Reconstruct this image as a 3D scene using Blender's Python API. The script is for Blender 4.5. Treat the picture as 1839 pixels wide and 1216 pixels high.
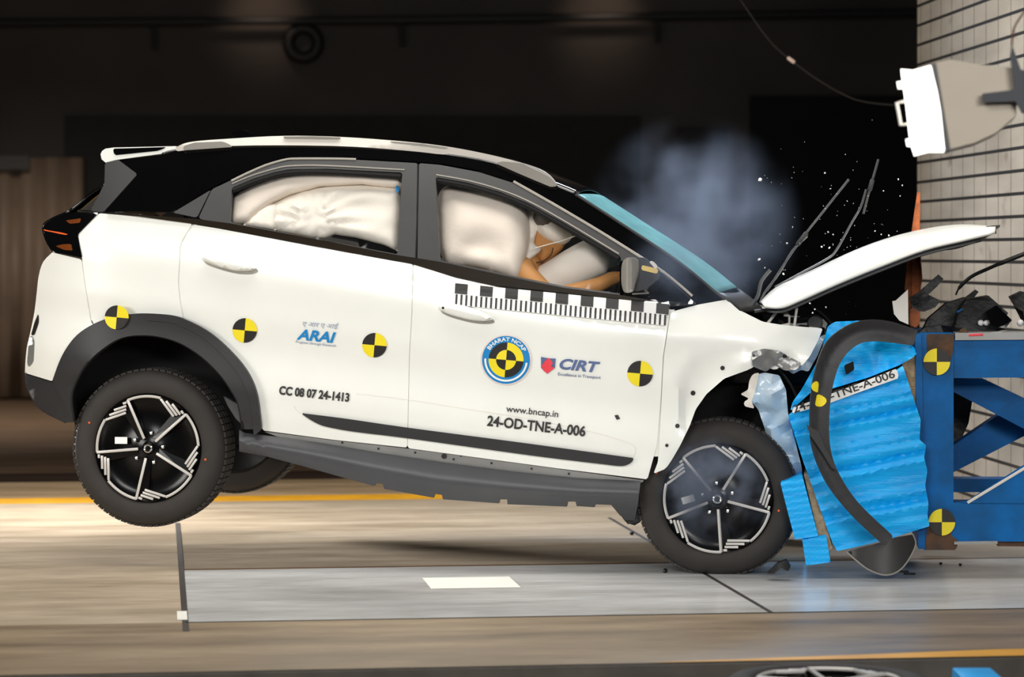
import bpy, bmesh, math, random
from mathutils import Vector as V, Matrix, noise, geometry
from math import sin, cos, pi, radians, sqrt
for _o in list(bpy.data.objects): bpy.data.objects.remove(_o)
SC = bpy.context.scene; COL = SC.collection
random.seed(7)

# ---------------------------------------------------------------- camera, exposure, lights
F, CX, HY, HC = 4980.0, 920.0, 455.0, 1.389          # focal length in px, optical axis, horizon row, eye height
cd = bpy.data.cameras.new('camera'); cam = bpy.data.objects.new('camera', cd); COL.objects.link(cam)
cam.location = (0, 0, HC); cam.rotation_euler = (radians(90), 0, 0)
cd.sensor_width = 36.0; cd.lens = F / 1839 * 36; cd.shift_y = -(608 - HY) / 1839
cd.clip_end = 200
cd.dof.use_dof = True; cd.dof.focus_distance = 11.95; cd.dof.aperture_fstop = 2.3
SC.camera = cam
vs = SC.view_settings
vs.view_transform = 'Standard'; vs.look = 'None'; vs.gamma = 1.0; vs.use_curve_mapping = False; vs.exposure = 0.0
w = bpy.data.worlds.new('hall'); SC.world = w; w.use_nodes = True
w.node_tree.nodes['Background'].inputs[0].default_value = (0.55, 0.6, 0.7, 1); w.node_tree.nodes['Background'].inputs[1].default_value = 0.018

def area(name, loc, target, sx, sy, power, col=(1, .96, .9), spread=180):
    l = bpy.data.lights.new(name, 'AREA'); l.shape = 'RECTANGLE'; l.size = sx; l.size_y = sy; l.energy = power; l.color = col
    l.spread = radians(spread)
    o = bpy.data.objects.new(name, l); COL.objects.link(o); o.location = loc
    o.rotation_euler = (V(target) - V(loc)).to_track_quat('-Z', 'Y').to_euler(); return o
area('off_frame_flood', (-2.4, 3.5, 4.6), (-0.9, 12, 0.7), 3.0, 1.4, 84, (1, .985, .96), 100)  # unseen key light from the camera side
area('off_frame_flood', (2.4, 3.0, 2.9), (1.1, 12.5, 0.5), 2.0, 1.0, 58, (1, .985, .96), 95)  # unseen second front light, added for the barrier side and under the car
area('under_car_fill', (-4.8, 16.4, 1.1), (0.2, 12.5, 0.0), 1.2, .5, 72, (1, .97, .93), 42)  # added off-frame fill that brightens the floor under the car
area('off_frame_flood', (-5.2, 9.2, 1.7), (-1.6, 12.9, 0.1), 1.8, 1.2, 42, (1, .97, .92), 110)  # added low fill from the left for the tail and nearby floor
area('unseen_overhead_light', (-0.6, 11.6, 5.2), (-0.6, 12.2, 0), 6.0, 2.4, 125, (1, .96, .9), 120)  # unseen overhead light for the car and the floor around it
area('unseen_overhead_light', (-1.6, 15.2, 4.6), (-1.8, 14.6, 0), 4.0, 1.4, 68, (1, .95, .88), 100)  # added overhead fill for the floor behind the car
area('unseen_overhead_light', (-4.6, 21.5, 4.6), (-4.4, 23, 0.2), 2.0, 1.0, 90, (1, .92, .82), 100)  # added overhead fill to brighten the shutter and far left floor
area('unseen_overhead_light', (0.8, 16.2, 3.6), (0.9, 14.0, 0.9), 1.2, .6, 30, (.7, .82, 1), 90)  # added bluish light for the smoke
area('unseen_overhead_light', (0.6, 10.2, 5.6), (3.2, 15, 1.2), 1.2, .8, 46, (1, .95, .88), 60)  # added light aimed at the clad test wall

# ---------------------------------------------------------------- helpers
def lin(c):
    return tuple((x / 255 / 12.92) if x / 255 <= .04045 else ((x / 255 + .055) / 1.055) ** 2.4 for x in c) + (1,)

def mat(name, col, rough=.5, metal=0., coat=0., var=0., vscale=6., bump=0., bscale=30., stretch=(1, 1, 1), spec=.5, col2=None):
    m = bpy.data.materials.new(name); m.use_nodes = True; nt = m.node_tree; b = nt.nodes['Principled BSDF']
    b.inputs['Base Color'].default_value = lin(col); b.inputs['Roughness'].default_value = rough
    b.inputs['Metallic'].default_value = metal; b.inputs['Coat Weight'].default_value = coat; b.inputs['Coat Roughness'].default_value = .05
    b.inputs['Specular IOR Level'].default_value = spec
    if var or bump or col2:
        tc = nt.nodes.new('ShaderNodeTexCoord'); mp = nt.nodes.new('ShaderNodeMapping'); mp.inputs['Scale'].default_value = stretch
        nt.links.new(tc.outputs['Object'], mp.inputs[0])
    if var or col2:
        n = nt.nodes.new('ShaderNodeTexNoise'); n.inputs['Scale'].default_value = vscale; n.inputs['Detail'].default_value = 5
        nt.links.new(mp.outputs[0], n.inputs[0])
        r = nt.nodes.new('ShaderNodeValToRGB'); c = lin(col)
        lo = tuple(x * (1 - var) for x in c[:3]) + (1,); hi = tuple(min(1, x * (1 + var)) for x in c[:3]) + (1,)
        if col2: lo, hi = lin(col2), c
        r.color_ramp.elements[0].color = lo; r.color_ramp.elements[1].color = hi
        r.color_ramp.elements[0].position = .35; r.color_ramp.elements[1].position = .65
        nt.links.new(n.outputs['Fac'], r.inputs[0]); nt.links.new(r.outputs[0], b.inputs['Base Color'])
    if bump:
        n2 = nt.nodes.new('ShaderNodeTexNoise'); n2.inputs['Scale'].default_value = bscale; n2.inputs['Detail'].default_value = 3
        nt.links.new(mp.outputs[0], n2.inputs[0])
        bp = nt.nodes.new('ShaderNodeBump'); bp.inputs['Strength'].default_value = bump; bp.inputs['Distance'].default_value = .01
        nt.links.new(n2.outputs['Fac'], bp.inputs['Height']); nt.links.new(bp.outputs[0], b.inputs['Normal'])
    return m

def glass_mat(name, tint, refl=.08, body=0., bodycol=(150, 190, 200), rough=.03):
    m = bpy.data.materials.new(name); m.use_nodes = True; nt = m.node_tree; nt.nodes.clear()
    o = nt.nodes.new('ShaderNodeOutputMaterial'); t = nt.nodes.new('ShaderNodeBsdfTransparent'); t.inputs[0].default_value = lin(tint)
    g = nt.nodes.new('ShaderNodeBsdfGlossy'); g.inputs['Roughness'].default_value = rough
    d = nt.nodes.new('ShaderNodeBsdfDiffuse'); d.inputs[0].default_value = lin(bodycol)
    m1 = nt.nodes.new('ShaderNodeMixShader'); m1.inputs[0].default_value = body
    nz = nt.nodes.new('ShaderNodeTexNoise'); nz.inputs['Scale'].default_value = 7
    if body:
        mr = nt.nodes.new('ShaderNodeMapRange'); mr.inputs[3].default_value = body * .75; mr.inputs[4].default_value = min(1, body * 1.25)
        nt.links.new(nz.outputs['Fac'], mr.inputs[0]); nt.links.new(mr.outputs[0], m1.inputs[0])
    nt.links.new(t.outputs[0], m1.inputs[1]); nt.links.new(d.outputs[0], m1.inputs[2])
    m2 = nt.nodes.new('ShaderNodeMixShader'); m2.inputs[0].default_value = refl
    nt.links.new(m1.outputs[0], m2.inputs[1]); nt.links.new(g.outputs[0], m2.inputs[2]); nt.links.new(m2.outputs[0], o.inputs[0]); return m

M = dict(
    white=mat('white_paint', (246, 247, 240), .3, coat=.4, var=.01),
    gloss=mat('gloss_black', (7, 7, 8), .06, coat=1., var=.1),
    pillar=mat('satin_dark_grey', (62, 62, 62), .38, var=.06),
    blade=mat('matt_dark_grey', (44, 44, 45), .5, var=.05),
    plastic=mat('black_plastic', (40, 40, 42), .5, var=.08, bump=.08, bscale=220),
    skirt=mat('grey_black_plastic', (66, 67, 70), .42, var=.06),
    dark=mat('dark_cavity', (9, 9, 9), .85, var=.1),
    cabin=mat('dark_cabin', (38, 44, 60), .7, var=.2),
    tyre=mat('tyre_rubber', (45, 41, 38), .75, var=.12, vscale=9, bump=.1, bscale=90),
    rimblack=mat('gloss_black_rim', (7, 7, 8), .22, spec=.22, var=.1),
    silver=mat('machined_alloy', (208, 204, 198), .35, metal=.15, var=.03),
    chrome=mat('chrome', (225, 225, 225), .15, metal=1., var=.02),
    trimline=mat('bright_trim', (205, 200, 190), .25, metal=.5, var=.04),
    greymetal=mat('galvanised_sill', (150, 150, 148), .35, metal=.4, var=.08),
    rail=mat('white_rail', (228, 222, 212), .35, var=.02),
    railend=mat('grey_rail_end', (140, 136, 128), .35, var=.05),
    yellow=mat('target_yellow', (248, 226, 30), .5, var=.02),
    tblack=mat('target_black', (30, 27, 26), .5, var=.05),
    ink=mat('lettering_ink', (42, 40, 38), .5, var=.05),
    blueink=mat('blue_ink', (0, 132, 200), .5, var=.03),
    slate=mat('slate_ink', (88, 106, 150), .5, var=.03),
    greyink=mat('grey_ink', (150, 160, 185), .5, var=.03),
    redink=mat('red_ink', (238, 66, 78), .5, var=.03),
    stickerwhite=mat('sticker_white', (250, 250, 246), .45, var=.01),
    stickerpink=mat('sticker_border', (240, 222, 214), .45, var=.01),
    bag=mat('airbag_cloth', (240, 228, 214), .8, var=.03, bump=.12, bscale=60),
    cloth=mat('white_cloth', (243, 236, 224), .85, var=.03, bump=.1, bscale=80),
    skin=mat('dummy_skin', (206, 146, 84), .55, var=.1),
    lampred=mat('red_lens', (240, 100, 50), .2, coat=1, var=.15),
    lampbrown=mat('brown_lens', (110, 55, 20), .2, coat=1, var=.2),
    amber=mat('amber_lens', (250, 215, 130), .2, coat=1, var=.15),
    blue=mat('blue_aluminium', (0, 172, 255), .42, spec=.35, var=.12, vscale=5, bump=.25, bscale=14, stretch=(1, 1, 7)),
    honey=mat('honeycomb_core', (170, 146, 112), .6, var=.25, vscale=40, bump=.6, bscale=120),
    steelblue=mat('blue_painted_steel', (0, 104, 178), .5, spec=.2, col2=(10, 84, 140), var=.1, vscale=7, bump=.1, bscale=25),
    rust=mat('rusty_steel', (96, 62, 34), .7, col2=(60, 44, 34), var=.1, vscale=14, bump=.2, bscale=60),
    orange=mat('orange_rust', (178, 92, 36), .7, col2=(120, 62, 26), vscale=20, bump=.1),
    debris=mat('black_debris', (7, 7, 8), .45, var=.3, spec=.35, vscale=20, bump=.3, bscale=30),
    lampbody=mat('lamp_housing', (184, 172, 154), .5, var=.03),
    lampdark=mat('lamp_bracket', (24, 30, 40), .5, var=.1),
    smokeplastic=glass_mat('smoked_plastic', (90, 90, 96), .10, .75, (38, 37, 38), .35),
    clear=glass_mat('window_glass', (253, 253, 253), .015, rough=.22),
    shield=glass_mat('shattered_windshield', (120, 190, 200), .10, .8, (120, 178, 190)),
    paleblue=mat('pale_blue_panel', (206, 222, 236), .3, coat=.5, col2=(164, 204, 230), vscale=3.2),
    silverpaint=mat('wiper_metal', (92, 92, 94), .4, metal=.3, var=.15),
    frag=mat('fragment_glass', (240, 240, 238), .2, var=.03),
)
def emis(name, col, s):
    m = bpy.data.materials.new(name); m.use_nodes = True; b = m.node_tree.nodes['Principled BSDF']
    b.inputs['Base Color'].default_value = lin(col); b.inputs['Emission Color'].default_value = lin(col); b.inputs['Emission Strength'].default_value = s; return m
M['glow'] = emis('lit_lens_and_latch', (255, 253, 246), 2.2)

def tag(o, label=None, cat=None, group=None, kind=None):
    if label: o['label'] = label
    if cat: o['category'] = cat
    if group: o['group'] = group
    if kind: o['kind'] = kind
    return o

class Frame:
    """upright frame turned about z; pt() finds where the sight line of a photo pixel meets the plane local-y = yl"""
    def __init__(s, o, yaw):
        s.o = V(o); s.yaw = yaw; s.ex = V((cos(yaw), sin(yaw), 0)); s.ey = V((-sin(yaw), cos(yaw), 0))
    def pt(s, px, py, yl):
        r = V(((px - CX) / F, 1, -(py - HY) / F)); c = V((0, 0, HC))
        t = (yl + (s.o - c).dot(s.ey)) / r.dot(s.ey); p = c + r * t
        return V(((p - s.o).dot(s.ex), yl, p.z - s.o.z))
    def px(s, yl=0.):           # metres per pixel near local origin
        return (s.o.y + yl) / F
    def world(s, p): return s.o + s.ex * p.x + s.ey * p.y + V((0, 0, p.z))

def empty(name, frame, label, cat, at=(0, 0, 0), group=None):
    o = bpy.data.objects.new(name, None); COL.objects.link(o); o.empty_display_size = .2
    o.location = frame.world(V(at)); o.rotation_euler = (0, 0, frame.yaw); o['base'] = 0
    del o['base']
    return tag(o, label, cat, group)

def finish(bm, name, m, parent=None, label=None, recalc=True, sharp=40, smooth=True, offset=None):
    if recalc: bmesh.ops.recalc_face_normals(bm, faces=bm.faces[:])
    me = bpy.data.meshes.new(name)
    if offset is not None: bmesh.ops.translate(bm, verts=bm.verts[:], vec=V(offset))
    bm.to_mesh(me); bm.free()
    if smooth:
        for p in me.polygons: p.use_smooth = True
        me.set_sharp_from_angle(angle=radians(sharp))
    for mm in (m if isinstance(m, (list, tuple)) else [m]): me.materials.append(mm)
    o = bpy.data.objects.new(name, me); COL.objects.link(o)
    if parent: o.parent = parent
    if label: o['label'] = label
    return o

def interp(tab, x):
    if x <= tab[0][0]: return tab[0][1]
    for (a, b), (c, d) in zip(tab, tab[1:]):
        if x <= c: return b + (d - b) * (x - a) / (c - a)
    return tab[-1][1]
def sinterp(tab, x):
    if x <= tab[0][0]: return tab[0][1]
    for (a, b), (c, d) in zip(tab, tab[1:]):
        if x <= c:
            t = (x - a) / (c - a); t = t * t * (3 - 2 * t); return b + (d - b) * t
    return tab[-1][1]
def spl(pts, n=6):
    """Catmull-Rom through points"""
    out = []; P = [pts[0]] + list(pts) + [pts[-1]]
    for i in range(1, len(P) - 2):
        p0, p1, p2, p3 = P[i - 1], P[i], P[i + 1], P[i + 2]
        for k in range(n):
            t = k / n
            out.append(tuple(.5 * ((2 * b) + (-a + c) * t + (2 * a - 5 * b + 4 * c - d) * t * t + (-a + 3 * b - 3 * c + d) * t ** 3) for a, b, c, d in zip(p0, p1, p2, p3)))
    out.append(tuple(pts[-1])); return out
def dens(poly, step):
    out = []
    for a, b in zip(poly, poly[1:] + poly[:1]):
        n = max(1, int(math.hypot(b[0] - a[0], b[1] - a[1]) / step))
        for k in range(n): out.append((a[0] + (b[0] - a[0]) * k / n, a[1] + (b[1] - a[1]) * k / n))
    return out
def inside(p, poly):
    x, y = p; c = False; j = len(poly) - 1
    for i in range(len(poly)):
        xi, yi = poly[i]; xj, yj = poly[j]
        if (yi > y) != (yj > y) and x < (xj - xi) * (y - yi) / (yj - yi) + xi: c = not c
        j = i
    return c
def edist(p, poly):
    best = 1e9; px, py = p
    for (ax, ay), (bx, by) in zip(poly, poly[1:] + poly[:1]):
        dx, dy = bx - ax, by - ay; L = dx * dx + dy * dy
        t = 0 if L == 0 else max(0, min(1, ((px - ax) * dx + (py - ay) * dy) / L))
        d = math.hypot(px - ax - t * dx, py - ay - t * dy)
        if d < best: best = d
    return best

def panel(name, outer, m, frame, parent, S, holes=(), off=0., thick=.02, grid=14, label=None, chaikin=True, sharp=40, mirror=None, inset=None):
    """a panel with this outline lying on the curved surface local-y = S(px,py), given real thickness"""
    step = min(10, grid)
    loops = []
    for lp in [outer] + list(holes):
        d = dens([tuple(p) for p in lp], step)
        if chaikin:
            d = [q for a, b in zip(d, d[1:] + d[:1]) for q in ((a[0] * .75 + b[0] * .25, a[1] * .75 + b[1] * .25), (a[0] * .25 + b[0] * .75, a[1] * .25 + b[1] * .75))]
        loops.append(d)
    pts = []; edges = []
    for d in loops:
        k = len(pts); pts += [V(p) for p in d]; edges += [(k + i, k + (i + 1) % len(d)) for i in range(len(d))]
    xs = [p[0] for p in loops[0]]; ys = [p[1] for p in loops[0]]
    x = min(xs) + grid * .37; row = 0
    while x < max(xs):
        y = min(ys) + grid * (.31 + .5 * (row % 2))
        while y < max(ys):
            if inside((x, y), loops[0]) and not any(inside((x, y), h) for h in loops[1:]) and min(edist((x, y), l) for l in loops) > grid * .35: pts.append(V((x, y)))
            y += grid
        x += grid; row += 1
    vs_, es_, fs_, *_ = geometry.delaunay_2d_cdt(pts, edges, [], 0, 1e-5)
    bm = bmesh.new()
    sv = [S(v.x, v.y) + off for v in vs_]
    P1 = [frame.pt(v.x, v.y, s) for v, s in zip(vs_, sv)]
    if mirror is not None: P1 = [V((p.x, mirror - p.y, p.z)) for p in P1]
    sg = -1 if mirror is not None else 1
    fr = [bm.verts.new(p) for p in P1]; bk = [bm.verts.new(p + V((0, thick * sg, 0))) for p in P1]
    cnt = {}
    for f in fs_:
        c = (sum(vs_[i].x for i in f) / len(f), sum(vs_[i].y for i in f) / len(f))
        if not inside(c, loops[0]) or any(inside(c, h) for h in loops[1:]): continue
        if len(set(f)) < 3: continue
        try:
            bm.faces.new([fr[i] for i in f]); bm.faces.new([bk[i] for i in reversed(f)])
        except ValueError: continue
        for a, b in zip(f, list(f[1:]) + [f[0]]):
            k = (min(a, b), max(a, b)); cnt.setdefault(k, []).append((a, b))
    for k, l in cnt.items():
        if len(l) == 1:
            a, b = l[0]
            try: bm.faces.new([fr[b], fr[a], bk[a], bk[b]])
            except ValueError: pass
    bmesh.ops.delete(bm, geom=[v for v in bm.verts if not v.link_faces], context='VERTS')
    return finish(bm, name, m, parent, label, sharp=sharp)

def loft(name, rows, m, parent, thick=.0, label=None, sharp=50):
    bm = bmesh.new(); R = [[bm.verts.new(p) for p in r] for r in rows]
    for a, b in zip(R, R[1:]):
        for i in range(len(a) - 1): bm.faces.new([a[i], a[i + 1], b[i + 1], b[i]])
    o = finish(bm, name, m, parent, label, sharp=sharp)
    if thick:
        md = o.modifiers.new('thickness', 'SOLIDIFY'); md.thickness = thick; md.offset = 0
    return o

class MB:
    def __init__(s): s.bm = bmesh.new()
    def box(s, c, size, rot=None, bev=0.):
        b = bmesh.new(); bmesh.ops.create_cube(b, size=1)
        bmesh.ops.scale(b, vec=V(size), verts=b.verts[:])
        if bev: bmesh.ops.bevel(b, geom=b.edges[:], offset=bev, segments=2, affect='EDGES', profile=.5)
        mt = Matrix.Translation(V(c)) @ (rot.to_4x4() if rot is not None else Matrix.Identity(4))
        bmesh.ops.transform(b, matrix=mt, verts=b.verts[:]); s.add(b); return s
    def add(s, b):
        me = bpy.data.meshes.new('t'); b.to_mesh(me); b.free(); s.bm.from_mesh(me); bpy.data.meshes.remove(me)
    def bar(s, a, b, wx, wy, bev=.002):
        a, b = V(a), V(b); d = b - a; q = d.to_track_quat('X', 'Z').to_matrix()
        return s.box((a + b) / 2, (d.length, wx, wy), q, bev)
    def tube(s, pts, r, seg=10, caps=True, flat=1.):
        pts = [V(p) for p in pts]; n = len(pts); rs = r if isinstance(r, (list, tuple)) else [r] * n
        rings = []; up = V((0, 0, 1)); t0 = (pts[1] - pts[0]).normalized()
        nrm = t0.cross(up)
        if nrm.length < 1e-4: nrm = t0.cross(V((0, 1, 0)))
        nrm.normalize()
        for i in range(n):
            t = (pts[min(i + 1, n - 1)] - pts[max(i - 1, 0)]).normalized()
            nrm = (nrm - t * nrm.dot(t)).normalized(); bi = t.cross(nrm)
            rings.append([s.bm.verts.new(pts[i] + (nrm * cos(2 * pi * k / seg) + bi * sin(2 * pi * k / seg) * flat) * rs[i]) for k in range(seg)])
        for a, b in zip(rings, rings[1:]):
            for k in range(seg): s.bm.faces.new([a[k], a[(k + 1) % seg], b[(k + 1) % seg], b[k]])
        if caps: s.bm.faces.new(rings[0][::-1]); s.bm.faces.new(rings[-1])
        return s
    def lathe(s, prof, seg=48, fr=None, closed=False):
        """prof = [(radius, y)], turned about the local y axis; fr(angle) scales the radius"""
        rings = []
        for r, y in prof:
            rings.append([s.bm.verts.new((r * (fr(2 * pi * k / seg, r) if fr else 1) * cos(2 * pi * k / seg), y, r * (fr(2 * pi * k / seg, r) if fr else 1) * sin(2 * pi * k / seg))) for k in range(seg)])
        pr = list(zip(rings, rings[1:])) + ([(rings[-1], rings[0])] if closed else [])
        for a, b in pr:
            for k in range(seg): s.bm.faces.new([a[k], a[(k + 1) % seg], b[(k + 1) % seg], b[k]])
        return s
    def prism(s, poly3, d):
        """polygon (3-D points) pushed along d"""
        a = [s.bm.verts.new(V(p)) for p in poly3]; b = [s.bm.verts.new(V(p) + V(d)) for p in poly3]; n = len(a)
        s.bm.faces.new(a); s.bm.faces.new(b[::-1])
        for i in range(n): s.bm.faces.new([a[(i + 1) % n], a[i], b[i], b[(i + 1) % n]])
        return s
    def build(s, name, m, parent=None, label=None, sharp=40, offset=None): return finish(s.bm, name, m, parent, label, sharp=sharp, offset=offset)

# ---------------------------------------------------------------- node helpers for the setting
def N(nt, t, **kw):
    n = nt.nodes.new(t)
    for k, v in kw.items():
        if k[0] == 'i' and k[1:].isdigit(): n.inputs[int(k[1:])].default_value = v
        else: setattr(n, k, v)
    return n

def streak_floor(name, c1, c2, c3, rough=.4, spec=.5):
    """worn concrete whose stains are dragged along the track"""
    m = bpy.data.materials.new(name); m.use_nodes = True; nt = m.node_tree; b = nt.nodes['Principled BSDF']; L = nt.links.new
    tc = N(nt, 'ShaderNodeTexCoord'); mp = N(nt, 'ShaderNodeMapping'); mp.inputs['Scale'].default_value = (.55, 2.6, 1)
    L(tc.outputs['Object'], mp.inputs[0])
    n1 = N(nt, 'ShaderNodeTexNoise'); n1.inputs['Scale'].default_value = 1.5; n1.inputs['Detail'].default_value = 6; n1.inputs['Roughness'].default_value = .6
    L(mp.outputs[0], n1.inputs[0])
    r = N(nt, 'ShaderNodeValToRGB'); e = r.color_ramp.elements
    e[0].color = lin(c1); e[0].position = .3; e[1].color = lin(c3); e[1].position = .72; k = e.new(.5); k.color = lin(c2)
    L(n1.outputs['Fac'], r.inputs[0])
    mp2 = N(nt, 'ShaderNodeMapping'); mp2.inputs['Scale'].default_value = (2, 26, 1); L(tc.outputs['Object'], mp2.inputs[0])
    n2 = N(nt, 'ShaderNodeTexNoise'); n2.inputs['Scale'].default_value = 3; n2.inputs['Detail'].default_value = 6; L(mp2.outputs[0], n2.inputs[0])
    mx = N(nt, 'ShaderNodeMixRGB', blend_type='OVERLAY'); mx.inputs[0].default_value = .45; L(r.outputs[0], mx.inputs[1]); L(n2.outputs['Fac'], mx.inputs[2])
    L(mx.outputs[0], b.inputs['Base Color'])
    mr = N(nt, 'ShaderNodeMapRange'); mr.inputs[3].default_value = rough * .7; mr.inputs[4].default_value = rough * 1.35
    L(n1.outputs['Fac'], mr.inputs[0]); L(mr.outputs[0], b.inputs['Roughness']); b.inputs['Specular IOR Level'].default_value = spec
    return m

def clad_wall():
    m = bpy.data.materials.new('clad_test_wall'); m.use_nodes = True; nt = m.node_tree; b = nt.nodes['Principled BSDF']; L = nt.links.new
    tc = N(nt, 'ShaderNodeTexCoord'); sp = N(nt, 'ShaderNodeSeparateXYZ'); L(tc.outputs['Object'], sp.inputs[0])
    def line(sock, period, width, phase):
        a = N(nt, 'ShaderNodeMath', operation='ADD'); L(sock, a.inputs[0]); a.inputs[1].default_value = phase
        md = N(nt, 'ShaderNodeMath', operation='FLOORED_MODULO'); L(a.outputs[0], md.inputs[0]); md.inputs[1].default_value = period
        lt = N(nt, 'ShaderNodeMath', operation='LESS_THAN'); L(md.outputs[0], lt.inputs[0]); lt.inputs[1].default_value = width; return lt.outputs[0]
    hz = line(sp.outputs['Z'], .113, .017, 20.02); vt = line(sp.outputs['Y'], .255, .012, 20.)
    n = N(nt, 'ShaderNodeTexNoise'); n.inputs['Scale'].default_value = 2.6; n.inputs['Detail'].default_value = 4; mq = N(nt, 'ShaderNodeMapping'); mq.inputs['Scale'].default_value = (1, .3, 1.2); L(tc.outputs['Object'], mq.inputs[0]); L(mq.outputs[0], n.inputs[0])
    r = N(nt, 'ShaderNodeValToRGB'); e = r.color_ramp.elements; e[0].color = lin((146, 138, 126)); e[0].position = .3; e[1].color = lin((186, 178, 166)); e[1].position = .68
    L(n.outputs['Fac'], r.inputs[0])
    st = N(nt, 'ShaderNodeTexNoise'); st.inputs['Scale'].default_value = 9; mp = N(nt, 'ShaderNodeMapping'); mp.inputs['Scale'].default_value = (1, .35, .6); L(tc.outputs['Object'], mp.inputs[0]); L(mp.outputs[0], st.inputs[0])
    sr = N(nt, 'ShaderNodeValToRGB'); e = sr.color_ramp.elements; e[0].position = .64; e[1].position = .74; e[0].color = (0, 0, 0, 1); e[1].color = (.55, .55, .55, 1); L(st.outputs['Fac'], sr.inputs[0])
    m0 = N(nt, 'ShaderNodeMixRGB'); L(sr.outputs[0], m0.inputs[0]); L(r.outputs[0], m0.inputs[1]); m0.inputs[2].default_value = lin((96, 70, 48))
    m1 = N(nt, 'ShaderNodeMixRGB'); ml = N(nt, 'ShaderNodeMath', operation='MULTIPLY'); L(vt, ml.inputs[0]); ml.inputs[1].default_value = .8
    L(ml.outputs[0], m1.inputs[0]); L(m0.outputs[0], m1.inputs[1]); m1.inputs[2].default_value = lin((70, 62, 54))
    m2 = N(nt, 'ShaderNodeMixRGB'); L(hz, m2.inputs[0]); L(m1.outputs[0], m2.inputs[1]); m2.inputs[2].default_value = lin((26, 22, 20))
    L(m2.outputs[0], b.inputs['Base Color']); b.inputs['Roughness'].default_value = .65; return m

# ---------------------------------------------------------------- setting
HALL = Frame((0, 12.0, 0), radians(7.3))        # the hall's own axes: track along local x
def rowv(px, py):                                # floor point of a photo pixel in hall coordinates
    d = F * HC / (py - HY); X = (px - CX) / F * d; p = V((X, d, 0)) - HALL.o
    return p.dot(HALL.ex), p.dot(HALL.ey)
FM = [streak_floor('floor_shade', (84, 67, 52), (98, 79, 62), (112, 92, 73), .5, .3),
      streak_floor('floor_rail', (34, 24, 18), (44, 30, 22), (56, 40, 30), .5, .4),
      streak_floor('floor_tan', (142, 120, 92), (164, 140, 110), (180, 158, 128), .4),
      mat('floor_yellow', (222, 160, 30), .45, var=.12, vscale=4),
      streak_floor('floor_concrete', (150, 134, 112), (172, 156, 134), (190, 174, 152), .36),
      streak_floor('floor_channel', (132, 118, 102), (156, 142, 124), (176, 162, 144), .3),
      streak_floor('floor_plate', (176, 174, 170), (196, 196, 194), (212, 212, 211), .22, .7),
      mat('floor_joint', (36, 28, 22), .6, var=.2),
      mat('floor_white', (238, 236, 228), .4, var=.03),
      streak_floor('floor_brown_edge', (86, 62, 40), (100, 74, 50), (118, 90, 62), .4),
      streak_floor('floor_front', (104, 88, 68), (136, 117, 92), (162, 142, 114), .4)]
floor_bm = bmesh.new()
def fpoly(hv, mi, z=0.):
    f = floor_bm.faces.new([floor_bm.verts.new((x, y, z)) for x, y in hv]); f.material_index = mi
    if f.normal.z < 0: f.normal_flip()
v_front = rowv(1000, 1194)[1]; v_track0 = rowv(700, 1112)[1]; v_track1 = rowv(700, 1019)[1]
v_chan = rowv(700, 972)[1]; v_lt = rowv(700, 938)[1]; v_y0 = rowv(380, 901)[1]; v_y1 = rowv(380, 891)[1]
v_rail0 = rowv(60, 866)[1]; v_rail1 = rowv(60, 850)[1]; v_back = 22.
XL, XR = -9., 9.
def band(a, b, mi, x0=XL, x1=XR, z=0.):
    n = 12
    for i in range(n):
        p, q = x0 + (x1 - x0) * i / n, x0 + (x1 - x0) * (i + 1) / n
        fpoly([(p, a), (q, a), (q, b), (p, b)], mi, z)
xj = rowv(325, 1010)[0]; xr = rowv(1320, 1062)[0]
band(v_front, v_track0, 10)
band(v_track0, v_track1, 4, XL, xj); band(v_track0, v_track1, 6, xj, XR)
band(v_track1, v_track1 + .05, 9, xj, XR); band(v_track1 + .05, v_chan, 5, xj, XR); band(v_track1, v_chan, 4, XL, xj); band(v_chan, v_lt, 4); band(v_lt, v_y0, 4)
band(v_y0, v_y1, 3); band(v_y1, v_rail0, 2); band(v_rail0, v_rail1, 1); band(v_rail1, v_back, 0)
# plate joints, painted stripe and white patches lie a hair above the slab
fpoly([(xj - .012, v_track0 - .25), (xj + .012, v_track0 - .25), (xj + .012, v_lt + .1), (xj - .012, v_lt + .1)], 7, .0012)
fpoly([(xr - .009, v_track0), (xr + .009, v_track0), (xr + .009, v_lt + .1), (xr - .009, v_lt + .1)], 7, .0012)
band(v_track0 - .012, v_track0 + .008, 7, xj, XR, .0012)
a0 = rowv(775, 1058); a1 = rowv(915, 1036); fpoly([(a0[0], a0[1]), (a1[0], a0[1]), (a1[0], a1[1]), (a0[0], a1[1])], 8, .0012)  # white patch stands in for a lamp's reflection on the plate
a0 = rowv(1180, 1198); fpoly([(a0[0], v_front), (XR, v_front), (XR, v_front + .17), (rowv(1839, 1188)[0], v_front + .16), (a0[0], v_front + .004)], 3, .0012)
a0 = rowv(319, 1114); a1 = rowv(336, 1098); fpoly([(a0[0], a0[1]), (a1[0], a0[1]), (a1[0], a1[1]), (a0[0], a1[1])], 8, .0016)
fl = finish(floor_bm, 'floor', FM, recalc=False, smooth=False); tag(fl, kind='structure'); fl.location = HALL.o; fl.rotation_euler = (0, 0, HALL.yaw)
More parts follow.
